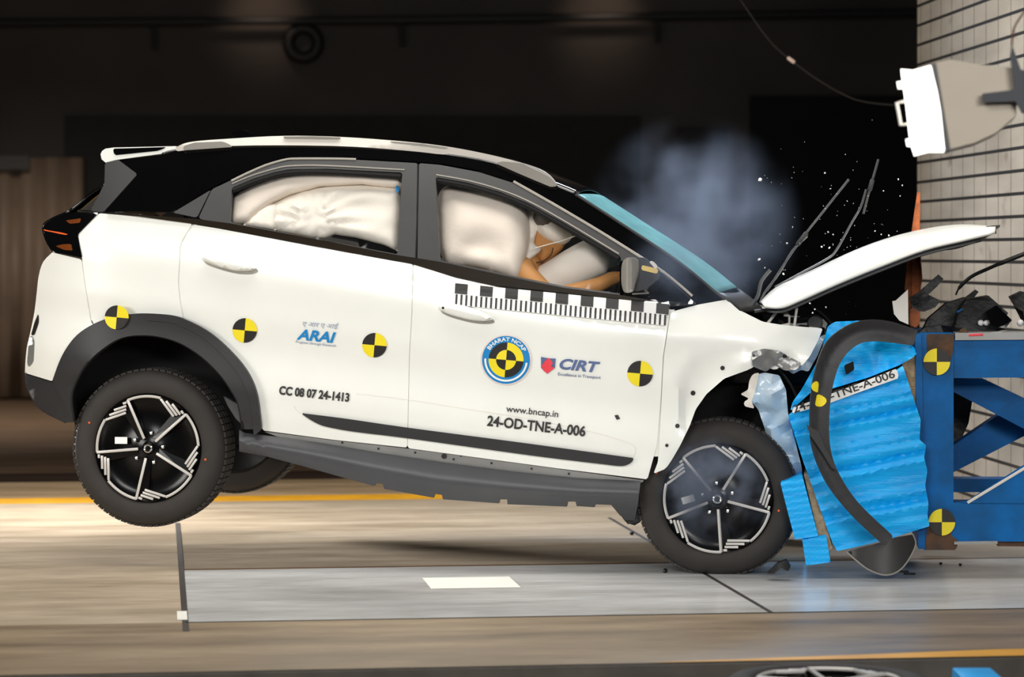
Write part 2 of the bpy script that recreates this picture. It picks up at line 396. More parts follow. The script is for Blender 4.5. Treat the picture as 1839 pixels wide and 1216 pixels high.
# slab edge and the trench in front of it
def hbox(name, x0, x1, y0, y1, z0, z1, m, kind='structure'):
    mb = MB().box(((x0 + x1) / 2, (y0 + y1) / 2, (z0 + z1) / 2), (x1 - x0, y1 - y0, z1 - z0)); o = mb.build(name, m)
    o.location = HALL.o; o.rotation_euler = (0, 0, HALL.yaw); return tag(o, kind=kind)
hbox('trim_1', XL, XR, v_front - .02, v_front - .001, -.10, -.004, mat('slab_edge', (84, 78, 70), .6, var=.2))
hbox('floor_2', XL, XR, v_front - 6.4, v_front - .02, -.30, -.21, mat('trench_floor', (34, 28, 25), .6, var=.3))
hbox('wall_trench', XL, XR, v_front - .02, v_front + .1, -.30, -.10, M['dark'])

def bwall(name, x0, x1, y, z0, z1, m, th=.2):
    mb = MB().box(((x0 + x1) / 2, y + th / 2, (z0 + z1) / 2), (x1 - x0, th, z1 - z0)); return tag(mb.build(name, m), kind='structure')
DB = 26.4
def bx(px, d=DB): return (px - CX) / F * d
def bz(py, d=DB): return HC - (py - HY) / F * d
bwall('wall_back', -9, 9, DB, -.1, 6, mat('dark_hall_wall', (60, 55, 50), .8, var=.18, vscale=.8))
bwall('ceiling', -9, 9, -2, 6.0, 6.15, mat('dark_ceiling', (30, 28, 26), .9, var=.2), th=28.4)
def recess(name, x0, x1, y0, y1, m):
    o = MB().box(((bx(x0) + bx(x1)) / 2, DB - .03, (bz(y0) + bz(y1)) / 2), (bx(x1) - bx(x0), .06, bz(y0) - bz(y1))).build(name, m); return tag(o, kind='structure')
blk = mat('black_opening', (8, 8, 8), .9, var=.1)
recess('door_1', 1346, 1660, 172, 715, blk)
recess('door_2', 118, 1150, 208, 715, mat('dark_opening', (34, 32, 30), .9, var=.15))
# corrugated shutter at the left
cw = MB(); cm = mat('corrugated_shutter', (128, 108, 90), .55, var=.15, vscale=2)
x = -9.
rows = [[], []]
pitch = .115
i = 0
while x < bx(163):
    dy = .03 * (1 if (i // 2) % 2 else -1); rows[0].append(V((x, DB - .12 + dy, bz(712)))); rows[1].append(V((x, DB - .12 + dy, bz(284)))); x += pitch * (.3 if i % 2 else .7); i += 1
cs = loft('door_3', rows, cm, None, .01, sharp=20); tag(cs, kind='structure')
recess('trim_2', -300, 60, 281, 306, mat('shutter_housing', (66, 62, 58), .6, var=.1)).location.y = -.16
# test wall behind the barrier: its face recedes along the hall's lateral axis
d1, d2 = 13.9, 16.0
wa = V(((1990 - CX) / F * 12.2, 12.2, 0)); wb = V(((1648 - CX) / F * d2, d2, 0)); wdir = (wb - wa).normalized(); wn = V((-wdir.y, wdir.x, 0))
yaww = math.atan2(wdir.y, wdir.x) - pi / 2; L_ = (wb - wa).length
wr = MB().box((.9, L_ / 2, 3.0), (1.8, L_, 6.0)).build('wall_right', clad_wall()); wr.location = wa; wr.rotation_euler = (0, 0, yaww); tag(wr, kind='structure')

BG = Frame((0, DB, 0), 0)
# pipe with drop hangers and coil on the back wall
pp = empty('wall_pipe', BG, 'long dark pipe running along the top of the back wall', 'pipe', BG.pt(300, 44, -.2))
def rel(frame, root, px, py, yl):
    return frame.pt(px, py, yl) - V(root)
r0 = BG.pt(300, 44, -.2)
mpipe = mat('dark_pipe', (20, 24, 24), .6, var=.1)
MB().tube([BG.pt(-40, 41, -.2) - r0, BG.pt(700, 36, -.2) - r0, BG.pt(1700, 22, -.2) - r0], .036, 12).build('pipe', mpipe, pp)
for hx, hy in ((279, 42), (723, 37), (1181, 30)):
    MB().tube([BG.pt(hx - 6, hy, -.2) - r0, BG.pt(hx, hy + 16, -.2) - r0, BG.pt(hx, hy + 46, -.2) - r0], .022, 8).build('hanger', mpipe, pp)
cc = BG.pt(545, 77, -.1)
co = MB(); prof = [(.14 + .058 * cos(a), .06 * sin(a)) for a in [2 * pi * k / 12 for k in range(12)]]
co.lathe(prof, 40, closed=True); co = co.build('hose_coil', mat('black_hose', (12, 12, 12), .6, var=.1)); co.location = BG.world(cc)
tag(co, 'round black hose coil hanging high on the dark back wall', 'hose')
vent = MB().box((0, 0, 0), (.48, .08, .16), None, .01).build('wall_vent', mat('vent_dark', (14, 14, 14), .7, var=.1)); vent.location = BG.world(BG.pt(1262, 245, -.06))
tag(vent, 'small dark rectangular vent on the back wall above the smoke', 'vent')
for k, lx in enumerate((461, 1086)):
    lp = BG.pt(lx, -22, -.75)
    fx = MB().lathe([(0.02, 0), (.06, .0), (.1, .12), (.1, .16), (0, .16)], 20).build('wall_lamp', M['lampdark']); fx.location = BG.world(lp); fx.rotation_euler = (radians(90), 0, 0)
    bpy.data.objects.remove(fx)
    l = bpy.data.lights.new('wall_spot', 'SPOT'); l.energy = 15; l.color = (1, .72, .55); l.spot_size = radians(70); l.spot_blend = 1; l.shadow_soft_size = .08
    lo = bpy.data.objects.new('wall_spot', l); COL.objects.link(lo); lo.location = BG.world(lp) + V((0, 0, .1)); lo.rotation_euler = (radians(66), 0, 0)
# thin cable sagging across the dark wall
KB = Frame((0, 16.5, 0), 0); k0 = KB.pt(1421, 108, 0)
cb = MB().tube([KB.pt(a, b, 0) - k0 for a, b in spl([(1325, -8), (1380, 70), (1421, 108), (1480, 150), (1540, 180), (1606, 189)], 5)], .0035, 6)
cable = cb.build('hanging_cable', mat('cable_brown', (38, 33, 30), .6, var=.1)); cable.location = KB.world(k0)
tag(cable, 'thin cable with a pale connector sagging across the dark wall', 'cable')
MB().bar((-.022, 0, .016), (.022, 0, -.016), .022, .022, .006).build('connector', mat('pale_connector', (205, 180, 165), .5, var=.05), cable, 'pale connector')

# ================================================================= CAR
CAR = Frame((0, 12.0, 0), radians(-7.5)); W = 1.80
car = empty('car', CAR, 'white hatchback car with wrecked front, tail lifted, striking the blue barrier', 'car')
BELT = [(45, 378), (180, 382), (352, 398), (560, 432), (714, 463), (933, 505), (1116, 532), (1300, 545), (1480, 575)]
SILL = [(45, 680), (470, 775), (734, 806), (1155, 862), (1480, 900)]
PROF = [(0, .034), (.09, .022), (.22, .0), (.42, .006), (.60, .026), (.80, .018), (.90, .03), (1.0, .05), (1.25, .075), (2, .1)]
def side(px, py):
    b = interp(BELT, px); s = interp(SILL, px)
    if py <= b: h = (b - py) / 415; y = .034 + .40 * h + .14 * h * h
    else: y = sinterp(PROF, (py - b) / (s - b))
    if px < 230: y += .26 * ((230 - px) / 185) ** 2.5
    if px > 1250: y += .10 * ((px - 1250) / 230) ** 2
    return y
def cp(px, py, y): return CAR.pt(px, py, y)
def cside(px, py, off=0.): return CAR.pt(px, py, side(px, py) + off)
def P(name, outer, m, off=0., thick=.02, grid=16, holes=(), label=None, S=side, **kw): return panel(name, outer, M[m] if isinstance(m, str) else m, CAR, car, S, holes, off, thick, grid, label, **kw)

ARCH_O = spl([(94, 685), (111, 640), (136, 604), (168, 582), (203, 569), (235, 564), (264, 563), (306, 566), (333, 574), (375, 596), (415, 631), (445, 668), (462, 709), (470, 771)], 3)
ARCH_I = spl([(436, 771), (429, 727), (415, 700), (395, 672), (363, 641), (326, 617), (289, 605), (252, 602), (218, 607), (188, 624), (158, 651), (139, 682), (129, 714), (134, 757)], 3)
quarter = [(148, 464), (140, 421), (178, 383), (250, 389), (346, 402), (333, 422), (324, 440), (320, 510), (323, 540), (330, 574), (306, 568), (264, 566), (235, 567), (203, 573), (170, 584), (165, 574), (152, 500)]
bumper = [(147, 466), (151, 500), (163, 576), (168, 585), (138, 606), (113, 641), (95, 685), (46, 670), (50, 628), (56, 601), (64, 562), (67, 529), (71, 496), (79, 471), (97, 454)]
rdoor = [(348.5, 403.5), (390, 410), (560, 442), (703, 468), (742, 474), (739.5, 560), (735, 640), (731.5, 804), (600, 790), (472, 773), (464, 709), (447, 668), (417, 631), (377, 597), (332, 576), (325.5, 540), (321.8, 510), (325.6, 441), (334.5, 423)]
fdoor = [(743.6, 475), (818, 499), (904, 518), (1000, 531), (1116, 546), (1203.8, 554), (1198, 595), (1191, 641), (1187.5, 710), (1180, 800), (1163, 861), (1000, 841), (733, 805), (736.6, 640), (741.2, 560)]
P('rear_quarter_panel', quarter, 'white', grid=14); P('rear_bumper', bumper, 'white', grid=13)
P('rear_door', rdoor, 'white', grid=15); P('front_door', fdoor, 'white', grid=15)
def fend(px, py):
    y = side(px, py)
    if py > 640 and px > 1230:
        y += .018 * sin(px * .05 + py * .03)
        d = math.hypot(px - 1290, py - 860)
        if d < 215: y += .014 * (215 - d) / 30 if d > 185 else .014
    if py > 560: y -= .012 * math.exp(-((py - 602 + (px - 1200) * .05) / 26) ** 2)
    return y
fender = [(1206, 560), (1255, 547), (1306, 538), (1326, 556), (1370, 578), (1400, 583), (1428, 586), (1478, 590), (1471, 609), (1455, 640), (1441, 657), (1420, 654), (1404, 657), (1393, 665), (1380, 660), (1361, 655), (1345, 664), (1331, 669), (1301, 680), (1269, 708), (1250, 735), (1239, 765), (1222, 800), (1207, 826), (1196, 842), (1174, 851), (1182, 830), (1186, 770), (1189, 710), (1192.6, 641), (1199.6, 595)]
P('front_fender', fender, 'white', grid=13, S=fend)
for (hx, hy, hr) in ((1298, 661, 4), (1245, 706, 4.4), (1359, 638, 7), (1407, 642, 7), (1217, 765, 4), (1198, 800, 3)):
    P('bolt_hole', [(hx + hr * cos(a), hy + hr * sin(a)) for a in [k * pi / 7 for k in range(14)]], 'tblack', -.004, .003, 20, S=fend, chaikin=False)
# crumpled flap of the torn wheel arch and a bent inner flap
P('crumpled_flange', [(1350, 632), (1372, 626), (1400, 630), (1416, 640), (1440, 652), (1432, 664), (1410, 666), (1392, 655), (1376, 668), (1352, 658)], 'greymetal', -.012, .01, 8, S=lambda x, y: fend(x, y) + .012 * sin(x * .21) * sin(y * .2))
P('rear_arch_cladding', list(ARCH_O) + list(ARCH_I), 'plastic', -.024, .07, 12)
P('arch_ridge', [(x, y) for x, y in ARCH_O[18:]] + [(x - 14 * (1 - i / 24), y + 13) for i, (x, y) in enumerate(reversed(ARCH_O[18:]))], 'plastic', -.032, .02, 12)
P('lower_bumper', [(46, 672), (94, 687), (128, 696), (130, 716), (137, 758), (116, 759), (79, 739), (62, 722), (48, 694)], 'plastic', -.002, .04, 13)
belt = [(188, 381), (351, 393), (413, 401), (560, 428), (714, 458), (790, 470), (933, 501), (1014, 517), (1116, 530), (1200, 544), (1206, 556), (1116, 545), (1000, 530), (904, 517), (818, 498), (740, 474), (703, 467), (560, 441), (390, 409), (346, 402), (250, 389)]
P('belt_moulding', belt, 'gloss', 0, .03, 10, S=lambda x, y: .016 + .0007 * (y - interp(BELT, x) + 8) + (side(x, interp(BELT, x) + 4) - .034))
# door jambs seen in the shut lines
for jl in ([(347, 403), (334, 423), (325, 440), (321, 510), (324, 540), (331, 575)], [(743, 475), (740.3, 560), (735.8, 640), (732.2, 800)], [(1205, 556), (1199, 595), (1192, 641), (1188.5, 708), (1184, 770), (1178, 820)], [(150, 470), (152, 500), (164, 576)]):
    P('door_jamb', [(x - 7, y) for x, y in jl] + [(x + 7, y) for x, y in reversed(jl)], 'white', .007, .01, 10, chaikin=False, S=lambda x, y: side(x, y) + (.006 if x > 1170 else 0))
# greenhouse
P('spoiler_blade', [(189, 292), (212, 287), (247, 313), (186, 381), (163, 379), (188, 330)], 'blade', -.006, .05, 12)
up = [(212, 287), (292, 278), (316, 271), (414, 262), (597, 261), (724, 269), (809, 279), (889, 294), (995, 334), (1034, 350), (1118, 404), (1220, 472), (1287, 527), (1300, 537), (1255, 547), (1220, 512), (1184, 482), (1060, 404), (985, 360), (923, 326), (860, 306), (790, 293), (740, 290), (640, 284), (533, 283), (480, 293), (415, 321), (380, 337), (309, 381), (188, 380), (247, 313)]
P('upper_body_side', up, 'gloss', 0, .05, 13)
P('quarter_trim', [(311, 382), (379, 341), (354, 391)], 'pillar', -.004, .02, 10)
rwin = [(417, 337), (455, 321), (494, 309), (520, 304), (586, 303), (723, 310), (714, 457), (560, 428), (413, 400)]
P('rear_door_frame', [(357, 392), (381, 340), (415, 324), (480, 296), (533, 286), (640, 287), (750, 293), (747, 471), (714, 466), (560, 437), (413, 409)], 'pillar', -.002, .03, 12, holes=[rwin])
fwin = [(783, 318), (840, 328), (897, 344), (949, 365), (1011, 399), (1116, 462), (1118, 528), (1014, 514), (933, 498), (790, 468)]
P('front_door_frame', [(753, 293), (790, 296), (860, 309), (923, 329), (985, 363), (1060, 407), (1184, 485), (1252, 546), (1204, 551), (1116, 536), (1014, 523), (933, 507), (790, 477), (750, 471)], 'pillar', -.002, .03, 12, holes=[fwin])
P('mirror_sail', [(1113, 468), (1128, 470), (1186, 489), (1250, 545), (1204, 550), (1114, 535)], 'gloss', -.008, .02, 12)
def line_tube(name, pts, r, m, off=-.004, n=4, flat=1.):
    return MB().tube([cside(x, y, off) for x, y in spl(pts, n)], r, 8, flat=flat).build(name, M[m], car)
line_tube('window_moulding', [(416, 325), (447, 310), (480, 296), (512, 287), (533, 285), (600, 285), (640, 286)], .005, 'trimline')
line_tube('window_moulding', [(923, 326), (985, 361), (1060, 405), (1120, 442), (1184, 483), (1220, 511), (1244, 532)], .006, 'trimline')
line_tube('window_seal', [(419, 342), (455, 327), (494, 315), (522, 310), (586, 309), (721, 317)], .013, 'dark', .012)
line_tube('window_seal', [(785, 324), (840, 334), (897, 350), (949, 371), (1011, 405), (1112, 465)], .012, 'dark', .012)
line_tube('window_seal', [(417, 330), (455, 314.5), (494, 303), (522, 298), (586, 297.5), (727, 305)], .003, 'trimline')
line_tube('window_seal', [(784, 314), (840, 324), (897, 340), (949, 361), (1011, 395), (1112, 456)], .003, 'trimline')
line_tube('pillar_seam', [(751, 295), (750, 380), (747, 470)], .003, 'dark', -.003)
GS = lambda x, y: .034 + .40 * (interp(BELT, x) - y) / 415
P('window_glass', rwin, 'clear', .022, .004, 30, chaikin=False, S=GS)
P('window_glass', fwin, 'clear', .022, .004, 30, chaikin=False, S=GS)
# roof rail
rail_t = [(316, 265), (342, 255), (414, 249), (512, 244), (614, 246), (724, 254), (809, 264), (894, 281), (961, 300), (987, 315), (1001, 332)]
rail_b = [(995, 336), (940, 314), (889, 295), (809, 280), (724, 270), (597, 262), (414, 262), (317, 272)]
RS = lambda x, y: .225 + .0 * x
def roofy(px): return side(px, interp([(316, 271), (414, 262), (597, 261), (724, 269), (809, 279), (889, 294), (995, 334), (1034, 350)], px))
rl = P('roof_rail', spl(rail_t, 4) + spl(rail_b, 4), 'rail', 0, .04, 8, S=lambda x, y: roofy(x) - .012 + .0008 * abs(y - 262))
for pts in ([(330, 262), (350, 256), (400, 254), (412, 259), (418, 264), (330, 270)], [(890, 293), (902, 290), (940, 294), (985, 316), (1002, 334), (990, 336), (935, 313)]):
    panel('rail_end_cover', pts, M['railend'], CAR, rl, lambda x, y: roofy(x) - .018, (), 0, .02, 8)
for pts in ([(508, 245), (560, 244.5), (612, 246.5), (608, 249.5), (512, 248)], [(700, 253.5), (760, 258), (806, 265.5), (800, 267.5), (706, 256.5)]):
    panel('rail_gap', pts, M['railend'], CAR, rl, lambda x, y: roofy(x) - .014, (), 0, .02, 8)
# roof, windshield
def cross(pxs, crown, n=12, off=0., yfun=None):
    rows = []
    for (x, y) in pxs:
        ys = (yfun(x, y) if yfun else side(x, y)) + off; a = CAR.pt(x, y, ys); r = []
        for k in range(n + 1):
            t = k / n; r.append(V((a.x + crown[0] * (1 - (2 * t - 1) ** 2), ys + (W - 2 * ys) * t, a.z + crown[1] * (1 - (2 * t - 1) ** 2))))
        rows.append(r)
    return rows
roofpts = spl([(292, 277), (316, 270), (414, 262), (597, 261), (724, 269), (809, 279), (889, 294), (995, 333), (1036, 350)], 3)
loft('roof', cross(roofpts, (0, .035)), M['gloss'], car, .012)
ws = spl([(1036, 350), (1118, 404), (1220, 472), (1287, 527)], 5)
loft('windshield', cross(ws, (.03, .012), 14), M['shield'], car, .006)
loft('scuttle', cross([(1287, 527), (1306, 540), (1330, 560)], (.05, -.01), 10), M['plastic'], car, .01)
line_tube('windshield_trim', [(1034, 349), (1118, 403), (1220, 471), (1287, 526), (1302, 537)], .006, 'plastic', -.002)
# rear end
loft('tailgate_glass', cross(spl([(206, 290), (188, 330), (163, 348), (124, 380)], 4), (-.02, .0), 10, .012), M['gloss'], car, .01)
loft('tailgate', cross(spl([(124, 380), (92, 394), (78, 407), (84, 432), (97, 453)], 4), (-.015, 0), 10, .006), M['gloss'], car, .01)
loft('rear_bumper_face', cross(spl([(98, 453), (80, 471), (72, 496), (68, 529), (64, 562), (56, 601), (50, 628), (47, 670)], 3), (-.01, 0), 10, .006), M['white'], car, .01)
loft('rear_valance', cross(spl([(47, 670), (49, 694), (63, 722), (80, 739), (118, 758)], 3), (-.01, 0), 10, .004), M['plastic'], car, .01)
P('number_plate_edge', [(62, 580), (69, 563), (70, 578), (62, 602), (56, 602)], 'tblack', -.006, .01, 8)
P('rear_reflector', [(53, 606), (58, 603), (62, 612), (60, 650), (52, 660), (49, 652)], 'greymetal', -.006, .01, 8)
tl = P('tail_lamp', [(77, 407), (92, 394), (124, 381), (178, 382), (140, 421), (148, 463), (97, 452), (83, 432)], 'gloss', -.006, .04, 9)
for nm, pts, mm in (('lens', [(78, 411.5), (88, 414), (108, 417), (122, 420.5), (120, 422), (110, 420.5), (92, 416.5), (79, 414)], 'lampred'), ('lens', [(100, 442), (112, 439), (127, 438), (131, 450), (116, 449)], 'lampbrown'), ('lens', [(118, 396), (146, 392), (144, 400), (126, 402)], 'lampbrown')):
    panel(nm, pts, M[mm], CAR, tl, side, (), -.009, .006, 6)
# spoiler
sp_ = [(181, 277), (184, 271), (190, 267), (204, 265), (316, 262.5), (318, 270), (291, 276), (210, 287), (190, 292), (183, 286)]
ys = .2; ysp = MB().prism([CAR.pt(x, y, ys) for x, y in sp_], (0, W - 2 * ys, 0)).build('roof_spoiler', M['white'], car)
panel('spoiler_side', [(203, 267), (300, 264), (285, 271), (206, 279)], M['gloss'], CAR, ysp, lambda x, y: .197, (), 0, .01, 10)
fin = MB(); fa = [CAR.pt(x, y, .88) for x, y in ((416, 238), (430, 234), (438, 233), (447, 238), (462, 249), (424, 249))]
fin.prism(fa, (0, .05, 0)).build('antenna_fin', M['gloss'], car)
# sill skirt, sill strip, door moulding
SK_T = [(432, 778), (441, 778), (573, 795), (792, 830), (1040, 859), (1151, 864)]
def skirt(px, py):
    t = interp(SK_T, px); b = interp([(432, 811), (536, 836), (676, 874), (780, 895), (916, 906), (1098, 909)], px); u = (py - t) / max(1, b - t)
    return .05 - .045 * sin(min(1, max(0, u)) * pi * .62) + .10 * max(0, u - .45) ** 1.3
P('side_skirt', [(430, 772), (441, 778), (510, 786), (573, 795), (680, 813), (792, 830), (920, 847), (1040, 859), (1151, 864), (1146, 905), (1140, 935), (1124, 934), (1113, 925), (1098, 907), (1070, 906), (1068, 911), (1036, 909), (1034, 901), (1020, 901), (1018, 910), (916, 906), (912, 906), (911, 897), (898, 897), (896, 904), (796, 897), (794, 889), (781, 887), (779, 894), (690, 878), (688, 869), (676, 868), (672, 873), (600, 853), (536, 835), (480, 820), (430, 811)], 'skirt', 0, .03, 9, S=skirt, chaikin=False)
P('sill_strip', [(474, 775), (600, 791), (734, 806), (1000, 842), (1158, 863), (1151, 868), (1040, 864), (792, 836), (573, 801), (503, 786)], 'greymetal', .008, .02, 9)
for hx, hy, hr in ((615, 795, 2), (680, 806, 2), (746, 813, 2), (798, 819.5, 5), (815, 825, 2), (828, 819, 1.6), (883, 832, 2), (955, 842, 2), (1022, 851, 2)):
    P('drain_hole', [(hx + hr * cos(a), hy + hr * sin(a)) for a in [k * pi / 5 for k in range(10)]], 'tblack', .004, .004, 20, chaikin=False)
P('door_moulding', spl([(540, 742), (620, 752), (730, 768), (957, 798), (1139, 823)], 4) + [(1134, 832), (1122, 837)] + spl([(1110, 837), (957, 818.5), (734, 787.5), (640, 776), (598, 769), (575, 763), (556, 753)], 4), 'plastic', -.012, .02, 10)
line_tube('pressed_line', [(640, 707), (734, 718), (840, 735), (950, 752), (1060, 775), (1126, 794), (1142, 806), (1138, 822)], .0016, 'rail', .0005)
line_tube('pressed_line', [(528, 729), (534, 737), (541, 743)], .0016, 'rail', .0005)
for pts, dots in (([(362, 463), (372, 456), (395, 455), (420, 460), (445, 470), (460, 481), (450, 487), (425, 487), (395, 480), (370, 471)], ()), ([(787, 551), (796, 544), (820, 545), (850, 553), (872, 562), (885, 573), (872, 577), (845, 575), (810, 566), (792, 558)], ((796, 553), (814, 556)))):
    hp = [tuple(p) for p in spl(pts + pts[:1], 3)[:-1]]
    h = P('door_handle', hp, 'white', 0, .02, 5, S=lambda x, y, hp=hp: side(x, y) - .006 - .030 * sqrt(max(0, 1 - (1 - min(1, edist((x, y), hp) / 11)) ** 2)))
    gp = [(x + 4, y + 5) for x, y in hp]
    P('handle_recess', gp, 'railend', -.002, .01, 8)
    for dx, dy in dots: panel('keyhole', [(dx + 2.4 * cos(k), dy + 2.4 * sin(k)) for k in [q * pi / 5 for q in range(10)]], M['tblack'], CAR, h, lambda x, y: side(x, y) - .0335, (), 0, .004, 20, chaikin=False)
P('paint_chip', [(1104, 746), (1110, 745), (1114, 752), (1108, 754)], 'tblack', -.004, .003, 10, chaikin=False)
# far side of the body, mirrored
for poly, mm, hol in ((quarter, 'white', ()), (bumper, 'white', ()), (rdoor, 'white', ()), (fdoor, 'white', ()), (fender, 'white', ()), (up, 'gloss', ()),
                     ([(357, 392), (381, 340), (415, 324), (480, 296), (533, 286), (640, 287), (750, 293), (747, 471), (714, 466), (560, 437), (413, 409)], 'pillar', [rwin]),
                     ([(753, 293), (790, 296), (860, 309), (923, 329), (985, 363), (1060, 407), (1184, 485), (1252, 546), (1204, 551), (1116, 536), (1014, 523), (933, 507), (790, 477), (750, 471)], 'pillar', [fwin])):
    P('far_side_panel', poly, mm, 0, .02, 40, holes=hol, mirror=W, chaikin=False)
# underbody, wheel houses, firewall
ub = MB()
ub.prism([CAR.pt(x, y, .40) for x, y in ((150, 590), (700, 640), (1180, 700), (1330, 640), (1390, 690), (1350, 760), (1180, 880), (1100, 885), (430, 790), (400, 700), (130, 700))], (0, W - .8, 0))
ub.build('underbody', M['dark'], car)
wh = MB(); wh.prism([CAR.pt(x, y, .34) for x, y in [(436, 800)] + list(ARCH_I) + [(150, 790), (300, 640), (420, 800)]][:-3] + [CAR.pt(136, 780, .34)], (0, .05, 0))
wh.build('wheel_house', M['dark'], car)
ai = [q for q in ARCH_I]
loft('wheel_liner', [[CAR.pt(x, y, .02) for x, y in ai], [CAR.pt(x, y, .36) for x, y in ai]], M['dark'], car, .01)
wf = spl([(1186, 850), (1207, 800), (1235, 740), (1262, 703), (1300, 674), (1345, 655), (1385, 656), (1420, 690), (1445, 760), (1450, 850)], 3)
loft('front_wheel_liner', [[CAR.pt(x, y, .14) for x, y in wf], [CAR.pt(x, y, .42) for x, y in wf]], M['dark'], car, .01)
MB().prism([CAR.pt(x, y, .40) for x, y in [(1186, 890)] + list(wf)], (0, .05, 0)).build('wheel_house', M['dark'], car)
MB().prism([CAR.pt(x, y, .16) for x, y in ((1140, 868), (1172, 853), (1160, 905), (1155, 935), (1128, 942), (1118, 930))], (0, .1, 0)).build('splash_guard', M['plastic'], car)
MB().prism([CAR.pt(x, y, .1) for x, y in ((1196, 790), (1190, 812), (1162, 842), (1150, 842), (1164, 822), (1180, 806))], (0, .03, 0)).build('torn_liner', M['debris'], car)
mb = MB(); a = CAR.pt(420, 735, .3); mb.prism([CAR.pt(x, y, .3) for x, y in ((402, 712), (428, 726), (432, 760), (424, 752), (410, 730))], (0, .04, 0)); mb.build('mud_flap', M['greymetal'], car)
mb = MB(); c = CAR.pt(275, 805, .3); mb.tube([c, c + V((0, W - .6, 0))], .05, 12); mb.build('rear_axle', M['plastic'], car)

# ---------------------------------------------------------------- wheels
RT = .345
def wheel_set(center, spoke0, squash=0., flip=False, name='wheel', parent=car, detail=True, rotm=None):
    R = RT
    fr = None
    if squash: fr = lambda a, r: 1 - (squash * max(0, -sin(a)) ** 6 + .02 * max(0, sin(a - .4)) ** 4) * (1 if r > .2 else .2)
    tw = .205
    disc = MB().lathe([(0, .012), (.05, .012), (.06, .02), (.19, .03), (.222, .016), (.236, .006), (.24, .0), (.242, .02), (.235, tw - .02), (.0, tw - .06)], 60).build(name, M['rimblack'], parent)
    disc.location = center
    if flip: disc.rotation_euler = (0, 0, pi)
    if rotm: disc.rotation_euler = rotm
    t = MB(); ty = [(.238, .014), (.246, -.004), (.262, -.012), (.29, -.014), (.315, -.008), (R - .012, .008), (R - .002, .026), (R, .05), (R, tw - .05), (R - .004, tw - .02), (R - .02, tw - .002), (.30, tw + .01), (.25, tw), (.236, tw - .02)]
    t.lathe(ty, 72, fr)
    tyo = t.build('tyre', M['tyre'], disc)
    tr = MB()
    for k in range(72):                                   # tread blocks
        a = 2 * pi * k / 72; s_ = fr(a, R) if fr else 1
        for yy, ww in ((.04, .03), (.085, .03), (.13, .03), (.172, .03)):
            tr.box(((R * s_ + .002) * cos(a), yy, (R * s_ + .002) * sin(a)), (.008, ww, .024), Matrix.Rotation(-a, 3, 'Y'))
    tr.build('tread', M['tyre'], disc)
    RR = .236
    bars = MB()
    for k in range(5):
        a0 = radians(spoke0 - 72 * k)
        def pl(r, a, y=-.004): return V((r * cos(a), y, r * sin(a)))
        b = MB().bar(pl(.045, a0, .004), pl(RR - .004, a0), .010, .012, .002)
        n = 10                                            # outer arc
        arc = [pl(RR - .006, a0 - radians(38) * i / n, -.003) for i in range(n + 1)]
        b.tube(arc, .0065, 6)
        e = a0 - radians(38); rx = a0 - radians(113)      # hatch bars
        def loc(u, v, y=-.003):
            th = a0 - radians(113); return V((u * cos(th) - v * sin(th), y, u * sin(th) + v * cos(th))) * 1
        dirv = V((.604, -.797))
        for j in range(4):
            q = V((.5, .60)) + V((.062, .017)) * j; p = q.copy()
            while p.length < .955: p = p - dirv * .01
            b.bar(loc(p.x * RR, p.y * RR), loc(q.x * RR, q.y * RR), .011 if j == 0 else .008, .01, .001)
        b.build('spoke', M['silver'], disc)
        if detail:                                         # black wedge beside the spoke and lug nut
            wd = MB().prism([pl(.05, a0 + .5, .012), pl(.06, a0 - .1, .004), pl(.21, a0 - .04, .002), pl(.215, a0 + .22, .012)], (0, .01, 0)); wd.build('spoke_web', M['rimblack'], disc)
            a1 = a0 - radians(36); nut = MB().lathe([(0, -.008), (.007, -.006), (.009, .004), (.009, .02)], 10); nut.build('lug_nut', M['chrome'], disc, offset=pl(.068, a1, .006))
    MB().lathe([(0, -.002), (.02, -.001), (.027, .004), (.03, .014)], 20).build('hub_cap', M['rimblack'], disc)
    MB().lathe([(.012, -.003), (.016, -.005), (.02, -.003)], 18).build('hub_emblem', M['chrome'], disc)
    if detail:
        th = radians(spoke0 - 113); u = V((-.52, .14)); q = V((u.x * cos(th) - u.y * sin(th), u.x * sin(th) + u.y * cos(th))) * RR
        MB().box((q.x, .004, q.y), (.056, .002, .03), Matrix.Rotation(-th, 3, 'Y')).build('paper_label', M['stickerwhite'], disc, 'white paper label')
        for rr, aa in ((.285, 157), (.268, -10)):
            MB().lathe([(0, -.0155), (.005, -.0152), (.005, -.012)], 10).build('paint_dot', M['lampred'], tyo, 'orange paint dot', offset=(rr * cos(radians(aa)), 0, rr * sin(radians(aa))))
    return disc
cR = CAR.pt(266, 805, .045); cF = CAR.pt(1289, 896, .105)
wheel_set(cR, 113); wheel_set(cF, 130, squash=.035)
wheel_set(V((cR.x + .03, W - .045, cR.z + .02)), 60, flip=True, detail=False)
wheel_set(V((cF.x, W - .105, cF.z)), 60, flip=True, detail=False)

